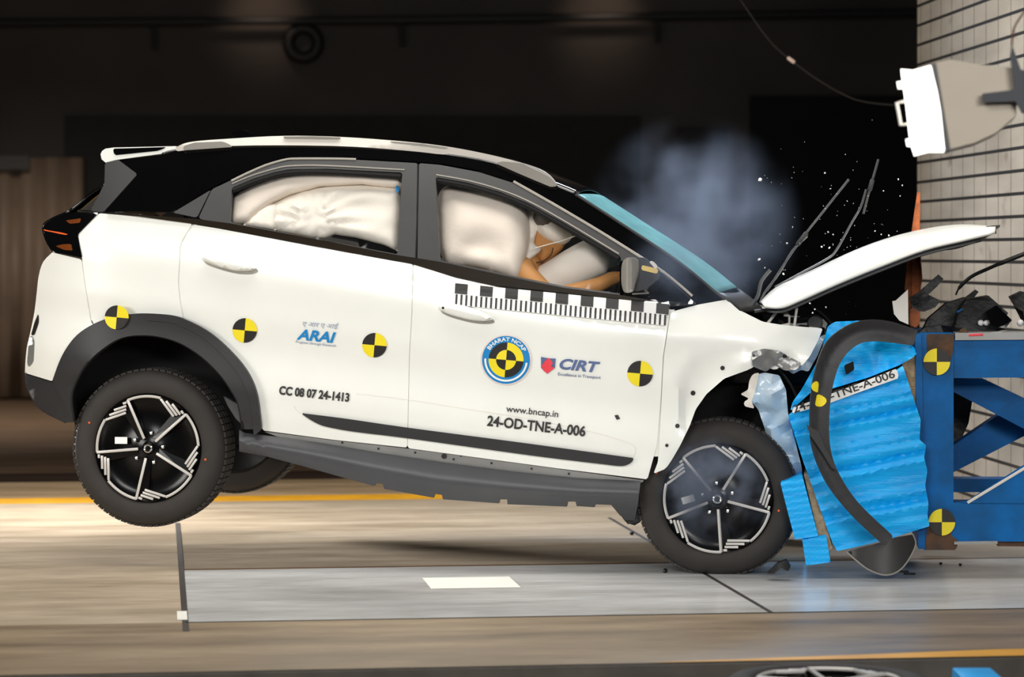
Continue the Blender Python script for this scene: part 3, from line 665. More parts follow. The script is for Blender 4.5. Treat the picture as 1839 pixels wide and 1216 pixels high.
# ---------------------------------------------------------------- decals on the body
def decal_poly(name, polys, m, S, off, parent, frame=CAR, label=None, th=.0012):
    bm = bmesh.new()
    for poly in polys:
        f = bm.faces.new([bm.verts.new(frame.pt(x, y, S(x, y) + off)) for x, y in poly])
    bmesh.ops.triangulate(bm, faces=bm.faces[:])
    ex = bmesh.ops.extrude_face_region(bm, geom=bm.faces[:])
    bmesh.ops.translate(bm, verts=[g for g in ex['geom'] if isinstance(g, bmesh.types.BMVert)], vec=V((0, th, 0)))
    return finish(bm, name, M[m], parent, label, smooth=False)
def sector(cx, cy, r0, r1, a0, a1, n=10, tilt=0.):
    A = [radians(a0 + (a1 - a0) * i / n + tilt) for i in range(n + 1)]
    o = [(cx + r1 * cos(a), cy + r1 * sin(a)) for a in A]
    return o + ([(cx + r0 * cos(a), cy + r0 * sin(a)) for a in reversed(A)] if r0 > 0 else [(cx, cy)])
def decal_multi(name, layers, S, off, parent, frame=CAR, label=None):
    mats = []; bm = bmesh.new()
    for polys, m, lift in layers:
        if m not in mats: mats.append(m)
        for poly in polys:
            f = bm.faces.new([bm.verts.new(frame.pt(x, y, S(x, y) + off - lift)) for x, y in poly]); f.material_index = mats.index(m)
    bmesh.ops.triangulate(bm, faces=bm.faces[:])
    ex = bmesh.ops.extrude_face_region(bm, geom=bm.faces[:])
    bmesh.ops.translate(bm, verts=[g for g in ex['geom'] if isinstance(g, bmesh.types.BMVert)], vec=V((0, .001, 0)))
    return finish(bm, name, [M[m] for m in mats], parent, label, smooth=False)
def target(cx, cy, r, S, parent, frame=CAR, tilt=5, yel=(1, 3), off=-.005):
    # quadrants clockwise on screen: 0 lower right, 1 lower left, 2 upper left, 3 upper right
    return decal_multi('target_marker', [([sector(cx, cy, 0, r, 90 * q, 90 * q + 90, 9, tilt)], 'yellow' if q in yel else 'tblack', 0) for q in range(4)], S, off, parent, frame)
target(210, 570, 21.5, side, car, off=-.034); target(440, 593.5, 22, side, car); target(673, 620, 22, side, car); target(1150, 671, 23, side, car)
# measuring strip
p0, p1 = (818, 508.5), (1203, 546.5); ux = ((p1[0] - p0[0]) / 385., (p1[1] - p0[1]) / 385.)
def strip_pt(s, v): return (p0[0] + ux[0] * s - v * .06, p0[1] + ux[1] * s + v)
def cell(s0, s1, a, b): return [strip_pt(s0, a), strip_pt(s1, a), strip_pt(s1, b), strip_pt(s0, b)]
whitec = [cell(q, q + 20, a, b) for a, b in ((0, 10), (10, 20), (20, 30), (30, 39)) for q in range(0, 380, 20)]
darkc = [cell(i * 22.6, (i + 1) * 22.6, a, b) for i in range(0, 17, 2) for a, b in ((0, 6), (6, 12), (12, 18.5))]
darkc += [cell(2 + i * 8.92, 5.6 + i * 8.92, a, b) for i in range(43) for a, b in ((19.5, 29), (29, 38.5))]
decal_multi('measuring_strip', [(whitec, 'stickerwhite', 0), (darkc, 'ink', .0016)], side, -.011, car, label='strip of black and white squares over a row of ticks')

def text2d(s, bold=0., shear=0., space=1.):
    cu = bpy.data.curves.new('lettering', 'FONT'); cu.body = s; cu.size = 1; cu.offset = bold; cu.shear = shear; cu.resolution_u = 4; cu.space_character = space
    ob = bpy.data.objects.new('lettering', cu); COL.objects.link(ob); bpy.context.view_layer.update()
    me = ob.evaluated_get(bpy.context.evaluated_depsgraph_get()).to_mesh()
    vs2 = [(v.co.x, v.co.y) for v in me.vertices]; fs = [tuple(p.vertices) for p in me.polygons]
    bpy.data.objects.remove(ob); bpy.data.curves.remove(cu); return vs2, fs
def lettering(s, bl, br, h, m, S, off, parent, frame=CAR, bold=0., shear=0., desc=0., name='lettering', label=None, arc=None, space=1.):
    vs2, fs = text2d(s, bold, shear, space)
    if not vs2: return
    x0 = min(v[0] for v in vs2); x1 = max(v[0] for v in vs2); y0 = min(v[1] for v in vs2); y1 = max(v[1] for v in vs2)
    L = math.hypot(br[0] - bl[0], br[1] - bl[1]); u = ((br[0] - bl[0]) / L, (br[1] - bl[1]) / L); nrm = (u[1], -u[0])
    bm = bmesh.new(); vv = []
    for x, y in vs2:
        a = (x - x0) / (x1 - x0) * L; b = (y - y0) / (y1 - y0) * h - desc
        if arc:
            cx, cy, r, aa0, aa1 = arc; an = radians(aa0 + (aa1 - aa0) * a / L); p = (cx + (r + b) * cos(an), cy + (r + b) * sin(an))
        else: p = (bl[0] + u[0] * a + nrm[0] * b, bl[1] + u[1] * a + nrm[1] * b)
        vv.append(bm.verts.new(frame.pt(p[0], p[1], S(*p) + off)))
    for f in fs:
        try: bm.faces.new([vv[i] for i in f])
        except ValueError: pass
    ex = bmesh.ops.extrude_face_region(bm, geom=bm.faces[:])
    bmesh.ops.translate(bm, verts=[g for g in ex['geom'] if isinstance(g, bmesh.types.BMVert)], vec=V((0, .001, 0)))
    return finish(bm, name, M[m], parent, label, smooth=False)
LO = -.0055
lettering('CC 08 07 24-1413', (501, 709), (627, 722.5), 16.5, 'ink', side, LO, car, bold=.04)
lettering('www.bncap.in', (909, 739.5), (1002.6, 749.6), 15, 'ink', side, LO, car, desc=3.5, bold=.012)
lettering('24-OD-TNE-A-006', (874.6, 765), (1051, 784.5), 19.5, 'ink', side, LO, car, bold=.028)
lettering('ARAI', (533, 609.8), (602, 616.5), 19.5, 'blueink', side, LO, car, bold=.03, shear=.22)
lettering('\u090f \u0906\u0930 \u090f \u0906\u0908', (543.5, 587), (608, 592.5), 12, 'greyink', side, LO, car, shear=.2)
lettering('Progress through Research', (531, 616), (603, 623.5), 6, 'greyink', side, LO, car, desc=1.2, shear=.2)
lettering('CIRT', (1004.5, 663), (1077, 670), 20, 'slate', side, LO, car, bold=.035, shear=.25)
lettering('Excellence in Transport', (1002.5, 674.5), (1079, 681), 7, 'slate', side, LO, car, desc=1.5)
sh = decal_poly('emblem', [[(972, 641), (985.6, 643.5), (998.4, 644), (997, 660.5), (983.5, 671.5), (972.2, 660.8)]], 'slate', side, LO, car)
decal_poly('emblem_figure', [[(985.6, 643), (991, 648), (993, 653), (990, 658), (996.5, 661), (990, 666), (983.5, 671), (977, 666), (972.3, 658), (980, 657.5), (976.5, 652), (980.5, 647)]], 'redink', side, LO - .0015, sh, label='red figure on the shield')
bx_, by_ = 909.3, 646.5
def full(r0, r1): return [sector(bx_, by_, r0, r1, a, a + 90, 12) for a in (0, 90, 180, 270)]
tl_ = 5
bd = decal_multi('round_badge', [(full(0, 45.3), 'stickerpink', 0), (full(31, 43), 'blueink', .0012),
    ([sector(bx_, by_, 35.6, 39, a, a + 31, 8) for a in (8, 39, 70, 101, 132)] + [sector(bx_, by_, 35.6, 39, 163, 184, 6)], 'stickerwhite', .0024),
    ([sector(bx_, by_, 18, 31.4, 90 * q, 90 * q + 90, 9, tl_) for q in (1, 3)] + [sector(bx_, by_, 0, 18, 90 * q, 90 * q + 90, 9, tl_) for q in (0, 2)], 'yellow', .0024),
    ([sector(bx_, by_, 18, 31.4, 90 * q, 90 * q + 90, 9, tl_) for q in (0, 2)] + [sector(bx_, by_, 0, 18, 90 * q, 90 * q + 90, 9, tl_) for q in (1, 3)], 'tblack', .0024)], side, LO, car, label='round blue badge with yellow and black target')
lettering('BHARAT NCAP', (0, 0), (100, 0), 7.2, 'stickerwhite', side, LO - .0026, bd, bold=.02, arc=(bx_, by_, 33.6, 212, 334))
# ---------------------------------------------------------------- cabin
MB().prism([CAR.pt(x, y, .25) for x, y in ((1060, 560), (1120, 520), (1200, 510), (1290, 545), (1290, 620), (1080, 620))], (0, W - .5, 0)).build('dashboard', M['cabin'], car)
for sx, tx in ((860, 0), (560, 1)):
    s_ = MB(); a = CAR.pt(sx - 60, 600, .5)
    for yy in (.3, 1.0):
        s_.box((a.x, yy + .25, a.z + .12), (.5, .46, .16), None, .05)
        s_.box((a.x - .30, yy + .25, a.z + .40), (.14, .44, .55), Matrix.Rotation(radians(-16), 3, 'Y'), .05)
    s_.build('seat', M['cabin'], car)
sw = MB(); c = CAR.pt(1140, 545, .62)
sw.lathe([(.18 + .014 * cos(a), .014 * sin(a)) for a in [2 * pi * k / 8 for k in range(8)]], 32, closed=True)
o = sw.build('steering_wheel', M['dark'], car); o.location = c; o.rotation_euler = (0, radians(0), radians(62))
def pillow(name, outline, base, bulge, R, m='bag', wr=None, grid=8, label=None, hollow=None, th=.03):
    hp = [tuple(p) for p in outline]
    def S(x, y):
        e = edist((x, y), hp); q = min(1, e / R); b = sqrt(max(0, 1 - (1 - q) ** 2))
        s = side(x, y) + base - bulge * b
        if wr: s += wr(x, y) * min(1, q * 1.6)
        return s
    return P(name, hp, m, 0, th, grid, S=S, label=label, sharp=70)
def wr_sheet(x, y):
    # folds fan out from the pinch near (560, 396)
    dx, dy = x - 560, y - 398; a = math.atan2(dy, dx); r = math.hypot(dx, dy)
    f = .010 * sin(a * 17 + 1.2 * sin(r * .03)) * math.exp(-((r - 60) / 90) ** 2)
    return f + .007 * noise.noise(V((x * .03, y * .05, 2))) + .006 * sin((x * .35 - y * .9) * .10)
pillow('curtain_airbag', spl([(440, 402), (455, 382), (490, 366), (520, 351), (575, 336), (650, 332), (722, 337)], 3) + [(720, 380), (716, 452), (690, 440), (640, 427), (600, 421), (585, 428), (560, 427), (500, 416)], .115, .05, 26, 'cloth', wr_sheet, 7)
pillow('curtain_airbag_roll', spl([(413, 402), (415, 372), (422, 352), (455, 333), (490, 320), (520, 313), (560, 310), (640, 311), (724, 317)], 3) + [(724, 338), (690, 336), (650, 331), (575, 335), (520, 350), (490, 364), (462, 384), (448, 398), (430, 403)], .095, .05, 18, 'bag', lambda x, y: .004 * noise.noise(V((x * .04, y * .06, 5))), 6)
pillow('airbag_fold', spl([(436, 405), (462, 378), (488, 366), (500, 372), (498, 396), (496, 414)], 3), .09, .03, 10, 'cloth', None, 6)
P('blue_tab', [(711, 334), (715, 333), (718, 340), (716, 346), (712, 345)], 'blueink', .05, .01, 6)
sidebag = spl([(786, 400), (786, 360), (792, 342), (806, 333), (830, 334), (890, 346), (925, 358), (942, 374), (950, 400), (950, 430), (944, 464), (931, 502), (905, 494), (870, 484), (830, 476), (800, 470), (789, 440), (786, 400)], 3)[:-1]
pillow('side_airbag', sidebag, .16, .11, 60, 'bag', lambda x, y: .055 * math.exp(-((x - 862) / 44) ** 2 - ((y - 448) / 34) ** 2) - .05 * math.exp(-((x - 861) / 18) ** 2 - ((y - 470) / 18) ** 2) + .004 * noise.noise(V((x * .03, y * .03, 1))), 7)
pillow('airbag_tether', spl([(946, 370), (962, 372), (982, 380), (972, 396), (964, 416), (958, 438), (972, 446), (964, 456), (944, 474), (932, 503), (920, 500), (936, 470), (950, 425)], 2), .20, .02, 10, 'cloth', lambda x, y: .006 * noise.noise(V((x * .08, y * .08, 3))), 6)
yb = .36
MB().tube([CAR.pt(x, y, yb) for x, y in spl([(930, 540), (962, 524), (1002, 500), (1042, 476), (1072, 461), (1096, 448)], 4)], [.055 + .035 * min(1, i / 6) if i < 17 else .09 - .015 * (i - 16) for i in range(21)], 20).build('front_airbag', M['cloth'], car)
MB().tube([CAR.pt(x, y, .19) for x, y in spl([(962, 446), (990, 438), (1010, 433), (1042, 420)], 4)], .008, 6, flat=.4).build('seat_belt', M['cloth'], car)
pillow('front_airbag_edge', spl([(1046, 434), (1064, 428), (1090, 446), (1116, 462), (1114, 472), (1096, 482), (1078, 466), (1060, 452)], 3), .42, .04, 16, 'cloth', None, 8)

# bonnet, hinges, wipers
hood_t = spl([(1366, 545), (1396, 517), (1452, 492), (1536, 453), (1606, 428), (1675, 412), (1731, 406), (1787, 409)], 4)
hood_b = spl([(1373, 551), (1404, 553), (1438, 540), (1508, 509), (1592, 475), (1661, 449), (1731, 432), (1787, 418)], 4)
rows = []
for (tx, ty), (bx2, by2) in zip(hood_t, hood_b):
    ne = CAR.pt(bx2, by2, .14); cr = CAR.pt(tx, ty, .55); fe = V((ne.x + (cr.x - ne.x) * .6, W - .14, ne.z + (cr.z - ne.z) * .25))
    r = [ne + V((0, .0, -.0)), ne.lerp(cr, .35) + V((0, -.10, .01)), ne.lerp(cr, .75) + V((0, -.05, .008)), cr, V((cr.x, .9, cr.z + .005)), V((cr.x, 1.25, cr.z)), V((cr.x - .01, 1.5, cr.z * .6 + fe.z * .4)), fe]
    rows.append(r)
bon = loft('bonnet', rows, M['white'], car, .012, sharp=75)
rows2 = [[p + V((0, .03 if k < 4 else -.03, -.022)) for k, p in enumerate(r)] for r in rows]
loft('bonnet_inner_panel', rows2[1:-2], M['pillar'], bon, .006)
P('bonnet_latch_flap', [(1690, 444), (1740, 430), (1784, 420), (1760, 434), (1720, 447), (1700, 450)], 'railend', 0, .02, 10, S=lambda x, y: .3)
MB().prism([CAR.pt(x, y, .3) for x, y in ((1772, 406), (1797, 404), (1796, 408), (1790, 412), (1790, 420), (1784, 416))], (0, .06, 0)).build('bonnet_catch', M['plastic'], car)
MB().bar(CAR.pt(1376, 585, .30), CAR.pt(1402, 552, .30), .024, .012, .003).build('bonnet_hinge', M['rail'], car)
MB().bar(CAR.pt(1427, 588, .26), CAR.pt(1432, 548, .26), .034, .012, .003).build('bonnet_hinge', M['rail'], car)
MB().bar(CAR.pt(1404, 585, .3), CAR.pt(1418, 582, .3), .014, .012, .002).bar(CAR.pt(1418, 584, .3), CAR.pt(1418, 566, .3), .010, .01, .002).bar(CAR.pt(1418, 567, .3), CAR.pt(1408, 566, .3), .010, .01, .002).build('hinge_bracket', M['rail'], car)
MB().bar(CAR.pt(1453, 589, .2), CAR.pt(1472, 591, .2), .02, .012, .004).build('fender_tab', M['rail'], car)
yw = .55
for arm, bl_, rr in (([(1366, 543), (1374, 525), (1400, 490), (1424, 450), (1450, 424)], [(1378, 522), (1432, 440), (1482, 376), (1525, 322)], .010), ([(1392, 516), (1440, 490), (1484, 466), (1502, 450), (1530, 400), (1546, 372), (1556, 340)], [(1551, 384), (1562, 342), (1578, 286)], .0105)):
    a_ = MB().tube([CAR.pt(x, y, yw) for x, y in spl(arm, 4)], .0085, 8, flat=.6).build('wiper_arm', M['silverpaint'], car)
    MB().tube([CAR.pt(x, y, yw - .012) for x, y in spl(bl_, 4)], rr, 8, flat=.5).build('wiper_blade', mat('wiper_rubber', (70, 70, 72), .5, var=.2), a_)
    cpx, cpy = bl_[1]; q = CAR.pt(cpx + 3, cpy, yw - .02); a2 = CAR.pt(bl_[1][0], bl_[1][1], yw - .02); b2 = CAR.pt(bl_[2][0], bl_[2][1], yw - .02)
    MB().bar(a2, a2.lerp(b2, .35), .03, .02, .004).build('wiper_clip', M['plastic'], a_)
MB().tube([CAR.pt(x, y, .42) for x, y in spl([(1352, 548), (1362, 530), (1368, 505), (1384, 485)], 3)], .008, 8).build('washer_pipe', M['silverpaint'], car)
# engine bay remains
eb = MB(); random.seed(3)
eb.box(CAR.pt(1400, 640, .9) , (.42, 1.1, .22), None, .04)
for k in range(14):
    q = CAR.pt(random.uniform(1350, 1470), random.uniform(575, 640), random.uniform(.4, 1.3)); eb.box(q, (random.uniform(.05, .16), random.uniform(.08, .2), random.uniform(.03, .1)), Matrix.Rotation(random.uniform(-.6, .6), 3, 'Y') @ Matrix.Rotation(random.uniform(-.6, .6), 3, 'Z'), .01)
eb.tube([CAR.pt(x, y, .5) for x, y in spl([(1340, 565), (1380, 560), (1420, 575), (1460, 572)], 4)], .014, 8)
eb.tube([CAR.pt(x, y, .6) for x, y in spl([(1380, 580), (1430, 545), (1470, 560), (1500, 590)], 4)], .01, 8)
eb.build('engine_bay', M['debris'], car)
MB().lathe([(0, -.02), (.03, -.02), (.035, 0), (.035, .05), (0, .05)], 14).build('filler_cap', M['plastic'], car, offset=CAR.pt(1464, 580, .4))
def crum(b, amp, f=.045): return lambda x, y: b + amp * noise.noise(V((x * f, y * f, 4))) + amp * .6 * abs(noise.noise(V((x * f * .5, y * f * .5, 9))))
P('inner_wheel_panel', [(1358, 674), (1372, 669), (1400, 674), (1412, 700), (1416, 745), (1428, 790), (1440, 838), (1442, 856), (1418, 858), (1402, 832), (1396, 800), (1378, 800), (1374, 770), (1362, 735), (1350, 722), (1346, 700)], 'paleblue', 0, .01, 9, S=lambda x, y: crum(.05, .05)(x, y) + .12 * min(1, max(0, (y - 715) / 60)))
P('inner_wheel_flange', [(1352, 672), (1364, 669), (1360, 690), (1356, 706), (1350, 722), (1356, 734), (1338, 730), (1336, 722), (1346, 716), (1330, 708), (1344, 700), (1346, 684)], 'rail', 0, .012, 7, S=crum(.05, .02))
P('torn_bumper_skin', [(1474, 604), (1484, 600), (1468, 640), (1452, 668), (1440, 664), (1424, 672), (1410, 660), (1440, 656), (1458, 634)], 'paleblue', 0, .01, 8, S=crum(.15, .03))
# mirror
mi = P('door_mirror', spl([(1116, 500), (1117, 476), (1124, 464), (1136, 463), (1147, 468), (1147, 490), (1140, 512), (1136, 524), (1122, 525), (1117, 512), (1116, 500)], 3)[:-1], 'railend', 0, .06, 6, S=lambda x, y: -.10 - .02 * cos((x - 1132) * .09) + .008 * abs(x - 1132) / 8, sharp=60)
panel('mirror_housing', [(1140, 462), (1158, 463), (1184, 486), (1184, 500), (1160, 520), (1140, 524), (1146, 494)], M['plastic'], CAR, mi, lambda x, y: -.07, (), 0, .07, 8)
panel('turn_signal', [(1153, 476), (1183, 483), (1181, 492), (1152, 485)], M['amber'], CAR, mi, lambda x, y: -.082, (), 0, .014, 8)
panel('mirror_bracket', [(1166, 470), (1172, 468), (1182, 478), (1178, 484)], M['rail'], CAR, mi, lambda x, y: -.08, (), 0, .01, 8)
for a_, b_ in (((1158, 524), (1176, 500)), ((1152, 512), (1164, 526)), ((1136, 528), (1166, 526))):
    MB().tube([CAR.pt(*a_, -.02), CAR.pt(*b_, -.03)], .004, 6).build('broken_trim', M['railend'], mi)

# ---------------------------------------------------------------- crash test dummy
def skinbody(name, verts, edges, radii, m, root=0, sub=2):
    me = bpy.data.meshes.new(name); me.from_pydata([tuple(v) for v in verts], edges, []); me.update()
    o = bpy.data.objects.new(name, me); COL.objects.link(o); me.materials.append(m)
    sk = o.modifiers.new('skin', 'SKIN'); sk.use_smooth_shade = True
    for i, r in enumerate(radii): me.skin_vertices[0].data[i].radius = (r, r) if not isinstance(r, tuple) else r
    me.skin_vertices[0].data[root].use_root = True
    sb = o.modifiers.new('smooth', 'SUBSURF'); sb.levels = sub; sb.render_levels = sub
    return o
yd = .40
DP = lambda x, y, yy=yd: CAR.pt(x, y, yy)
hips = DP(868, 640)
pts = [hips, DP(885, 580), DP(912, 520), DP(938, 480), DP(958, 462), DP(978, 442), DP(990, 424), DP(1000, 408),          # trunk, neck, head
       DP(935, 488, .22), DP(990, 534, .19), DP(1050, 520, .19), DP(1106, 500, .24),                                         # near arm
       DP(930, 490, .60), DP(985, 532, .62), DP(1050, 518, .58), DP(1104, 496, .5),                                            # far arm
       DP(930, 640, .32), DP(1030, 610, .30), DP(1085, 690, .32), DP(930, 640, .56), DP(1030, 612, .58), DP(1085, 690, .56),
       DP(1116, 496, .25), DP(1120, 489, .245), DP(1121, 500, .24), DP(1118, 505, .25), DP(1110, 489, .255)]
edg = [(0, 1), (1, 2), (2, 3), (3, 4), (4, 5), (5, 6), (6, 7), (3, 8), (8, 9), (9, 10), (10, 11), (3, 12), (12, 13), (13, 14), (14, 15), (0, 16), (16, 17), (17, 18), (0, 19), (19, 20), (20, 21), (11, 22), (22, 23), (22, 24), (22, 25), (11, 26)]
rad = [.13, .13, .15, .12, .062, .075, .088, .066, .06, .045, .040, .028, .06, .045, .042, .028, .08, .065, .045, .08, .065, .045, .022, .009, .009, .009, .009]
dummy = skinbody('crash_dummy', [p - hips for p in pts], edg, rad, M['skin'])
dummy.location = CAR.world(hips); dummy.rotation_euler = (0, 0, CAR.yaw)
tag(dummy, 'tan crash test dummy in white cap slumped forward behind the front door window', 'crash test dummy')
capm = MB(); cc_ = DP(996, 411) - hips
b = bmesh.new(); bmesh.ops.create_uvsphere(b, u_segments=20, v_segments=12, radius=1); bmesh.ops.scale(b, vec=(.09, .09, .066), verts=b.verts[:]); bmesh.ops.rotate(b, matrix=Matrix.Rotation(radians(32), 3, 'Y'), verts=b.verts[:]); bmesh.ops.translate(b, vec=cc_ + V((.0, -.02, .0)), verts=b.verts[:]); capm.add(b)
capm.build('cap', M['cloth'], dummy, 'white cap')
hr_ = MB(); b = bmesh.new(); bmesh.ops.create_uvsphere(b, u_segments=16, v_segments=10, radius=1); bmesh.ops.scale(b, vec=(.062, .085, .045), verts=b.verts[:]); bmesh.ops.rotate(b, matrix=Matrix.Rotation(radians(20), 3, 'Y'), verts=b.verts[:]); bmesh.ops.translate(b, vec=DP(983, 395) - hips + V((0, -.03, 0)), verts=b.verts[:]); hr_.add(b)
hr_.build('cap_top', mat('cap_grey', (96, 88, 80), .7, var=.1), dummy)
MB().tube([DP(x, y, .31) - hips for x, y in spl([(994, 445), (990, 458), (978, 468), (962, 472)], 3)], .003, 6).build('neck_seam', M['rust'], dummy)
# ================================================================= BARRIER
BAR = Frame((1.62, 11.83, 0), radians(-6)); DEP = 1.0
def BPt(x, y, yy=0.): return BAR.pt(x, y, yy)
tro = empty('barrier_trolley', BAR, 'blue painted steel barrier frame with rusty corners and two yellow black targets', 'barrier frame')
post = MB()
post.prism([BPt(x, y, .05) for x, y in ((1653, 599), (1713, 599), (1713, 986), (1660, 988))], (0, DEP, 0))
postm = post.build('post', M['steelblue'], tro)
MB().prism([BPt(x, y, .04) for x, y in ((1644, 602), (1655, 600), (1657, 700), (1662, 986), (1650, 986), (1647, 800))], (0, DEP, 0)).build('face_plate', M['steelblue'], tro)
for q in ([(1664, 600), (1714, 600), (1712, 634), (1706, 650), (1666, 650)], [(1666, 940), (1700, 940), (1712, 966), (1722, 970), (1718, 988), (1662, 988)]):
    panel('rust_patch', q, M['rust'], BAR, tro, lambda x, y: .046, (), 0, .012, 14)
MB().prism([BPt(x, y, .06) for x, y in ((1713, 609), (2120, 606), (2120, 676), (1713, 679))], (0, .14, 0)).build('top_beam', M['steelblue'], tro)
MB().prism([BPt(x, y, .046) for x, y in ((1716, 598), (2120, 594), (2120, 608), (1716, 611))], (0, .2, 0)).build('top_flange', M['greymetal'], tro)
MB().prism([BPt(x, y, .05) for x, y in ((1713, 903), (2120, 906), (2120, 972), (1713, 973))], (0, .16, 0)).build('bottom_beam', M['steelblue'], tro)
MB().prism([BPt(x, y, .03) for x, y in ((1714, 973), (1792, 972), (1792, 977), (1714, 978))], (0, .2, 0)).build('bottom_flange', M['greymetal'], tro)
MB().prism([BPt(x, y, .07) for x, y in ((1792, 972), (2120, 971), (2120, 985), (1792, 981))], (0, .3, 0)).build('skid_rail', M['rust'], tro)
MB().prism([BPt(x, y, .05) for x, y in ((1722, 905), (1739, 901), (1839, 838), (2120, 690), (2120, 760), (1839, 906))], (0, .06, 0)).build('gusset_brace', M['steelblue'], tro)
MB().bar(BPt(1738, 903, .046), BPt(2060, 708, .046), .004, .012, .001).build('weld_edge', M['rail'], tro)
MB().prism([BPt(x, y, .30) for x, y in ((1713, 679), (1765, 680), (1845, 718), (2120, 900), (2120, 980), (1839, 770), (1713, 704))], (0, .14, 0)).build('cross_brace', M['steelblue'], tro)
MB().prism([BPt(x, y, .55) for x, y in ((1713, 800), (1790, 748), (1850, 716), (2120, 560), (2120, 625), (1850, 778), (1713, 848))], (0, .14, 0)).build('cross_brace', M['steelblue'], tro)
MB().prism([BPt(x, y, .8) for x, y in ((1713, 860), (2120, 862), (2120, 885), (1713, 884))], (0, .14, 0)).build('far_beam', M['steelblue'], tro)
MB().prism([BPt(x, y, .8) for x, y in ((1713, 700), (1750, 700), (1740, 760), (1722, 800), (1713, 802))], (0, .06, 0)).build('far_gusset', M['debris'], tro)
target(1683, 650, 24, lambda x, y: .046, tro, BAR, 0, (2, 0), -.008); target(1692, 938, 24, lambda x, y: .046, tro, BAR, 0, (2, 0), -.008)
eye = MB().lathe([(.006, -.012), (.018, -.012), (.02, 0), (.018, .012), (.006, .012)], 16, closed=True).build('lifting_eye', M['rust'], tro); eye.location = BPt(1731, 598, .07)
MB().bar(BPt(1740, 602, .05), BPt(1766, 601, .05), .012, .01, .002).build('red_tab', M['redink'], tro, 'red tab')

# deformable block
hc = empty('crash_barrier', BAR, 'bright blue crumpled aluminium honeycomb block between front wheel and steel frame', 'crash barrier')
def ridge(x, y):
    v = y + (x - 1540) * .20; s = 0.
    for per, am, ph in ((27, .014, 0), (41, .014, 1.3), (13, .005, .6)):
        q = ((v + 5 * noise.noise(V((x * .012, v * .02, 3))) + ph * 20) / per) % 1; s += am * (abs(2 * q - 1) ** 1.5)
    return s - .032 + .012 * noise.noise(V((x * .015, v * .03, 7))) + .02 * math.exp(-((v - 772) / 7) ** 2)
mainp = [(1416, 746), (1424, 740), (1500, 712), (1612, 664), (1622, 657), (1636, 700), (1654, 754), (1652, 790), (1664, 800), (1660, 822), (1666, 845), (1662, 872), (1668, 905), (1666, 925), (1670, 945), (1604, 966), (1570, 975), (1504, 990), (1495, 974), (1470, 905), (1444, 832), (1430, 790)]
blkface = panel('block', mainp, M['blue'], BAR, hc, ridge, (), 0, .045, 6, sharp=40)
panel('block_core', [(1420, 750), (1500, 716), (1612, 668), (1618, 664), (1640, 750), (1644, 840), (1646, 940), (1504, 984), (1495, 970), (1470, 905), (1444, 832)], M['blue'], BAR, hc, lambda x, y: .05, (), 0, DEP - .1, 30)
panel('torn_sheet', [(1474, 640), (1487, 586), (1500, 578), (1545, 576), (1600, 590), (1632, 614), (1650, 632), (1640, 642), (1618, 655), (1560, 678), (1495, 698), (1462, 700), (1440, 720), (1420, 738), (1424, 722), (1440, 700)], M['blue'], BAR, hc, lambda x, y: -.01 + .03 * noise.noise(V((x * .02, y * .02, 1))) + .02 * noise.noise(V((x * .07, y * .07, 2))) + .0006 * (700 - y), (), 0, .02, 8, sharp=55)
panel('torn_hole', [(1516, 656), (1527, 652), (1533, 648), (1535, 664), (1520, 674)], M['dark'], BAR, hc, lambda x, y: -.045, (), 0, .01, 8)
panel('honeycomb_core', [(1620, 655), (1646, 640), (1649, 720), (1656, 757), (1648, 745), (1636, 700)], M['honey'], BAR, hc, lambda x, y: .06, (), 0, .3, 8)
panel('backing', [(1470, 690), (1620, 655), (1646, 640), (1650, 700), (1640, 720), (1500, 750)], M['dark'], BAR, hc, lambda x, y: .09, (), 0, .3, 14)
panel('bumper_block', [(1402, 868), (1441, 853), (1470, 963), (1428, 969)], M['blue'], BAR, hc, lambda x, y: -.04 + .003 * sin(y * .55 + x * .1), (), 0, DEP - .1, 5, sharp=60)
panel('bumper_block', [(1441, 968), (1484, 961), (1492, 1010), (1448, 1016)], M['blue'], BAR, hc, lambda x, y: -.03 + .003 * sin(y * .6), (), 0, DEP - .1, 5, sharp=60)
panel('honeycomb_core', [(1444, 852), (1452, 851), (1478, 920), (1496, 985), (1488, 990), (1470, 962)], M['honey'], BAR, hc, lambda x, y: .0, (), 0, DEP - .1, 6)
lab_ = [(1424, 733), (1480, 712), (1540, 690), (1611, 662), (1615, 679), (1545, 704), (1480, 728), (1423, 743)]
SL = lambda x, y: -.044
lb = panel('paper_strip', lab_, M['stickerwhite'], BAR, hc, SL, (), 0, .004, 10, label='white paper strip')
lettering('24-OD-TNE-A-006', (1427, 742.5), (1609, 677.5), 14.5, 'ink', SL, -.002, lb, BAR, bold=.012, name='strip_lettering')

# torn wheel arch trim hanging in front of the block
AT = Frame((1.40, 11.62, 0), 0)
tr_o = spl([(1649, 593), (1594, 576), (1543, 577), (1504, 596), (1478, 626), (1461, 681), (1455, 745), (1459, 805), (1483, 865), (1521, 916), (1560, 955), (1590, 981)], 4)
tr_i = spl([(1605, 963), (1543, 904), (1508, 852), (1492, 805), (1490, 745), (1497, 690), (1512, 648), (1538, 621), (1572, 613), (1641, 621)], 4)
ta = empty('wheel_arch_trim', AT, 'curved black plastic wheel arch trim torn loose, hanging over the blue block', 'trim')
def ats(x, y): return .0 + .03 * ((x - 1455) / 190) - .012 * math.cos(min(1, edist((x, y), ATO) / 36) * pi)
ATO = [tuple(p) for p in tr_o + tr_i]
panel('trim_arch', ATO, M['plastic'], AT, ta, ats, (), 0, .03, 9, sharp=50)
SA = lambda x, y: ats(x, y) - .003
panel('yellow_marker', [(1458, 690), (1466, 684), (1471, 687), (1470, 700), (1469, 706), (1458, 700)], M['yellow'], AT, ta, SA, (), -.001, .003, 8, label='torn yellow marker')
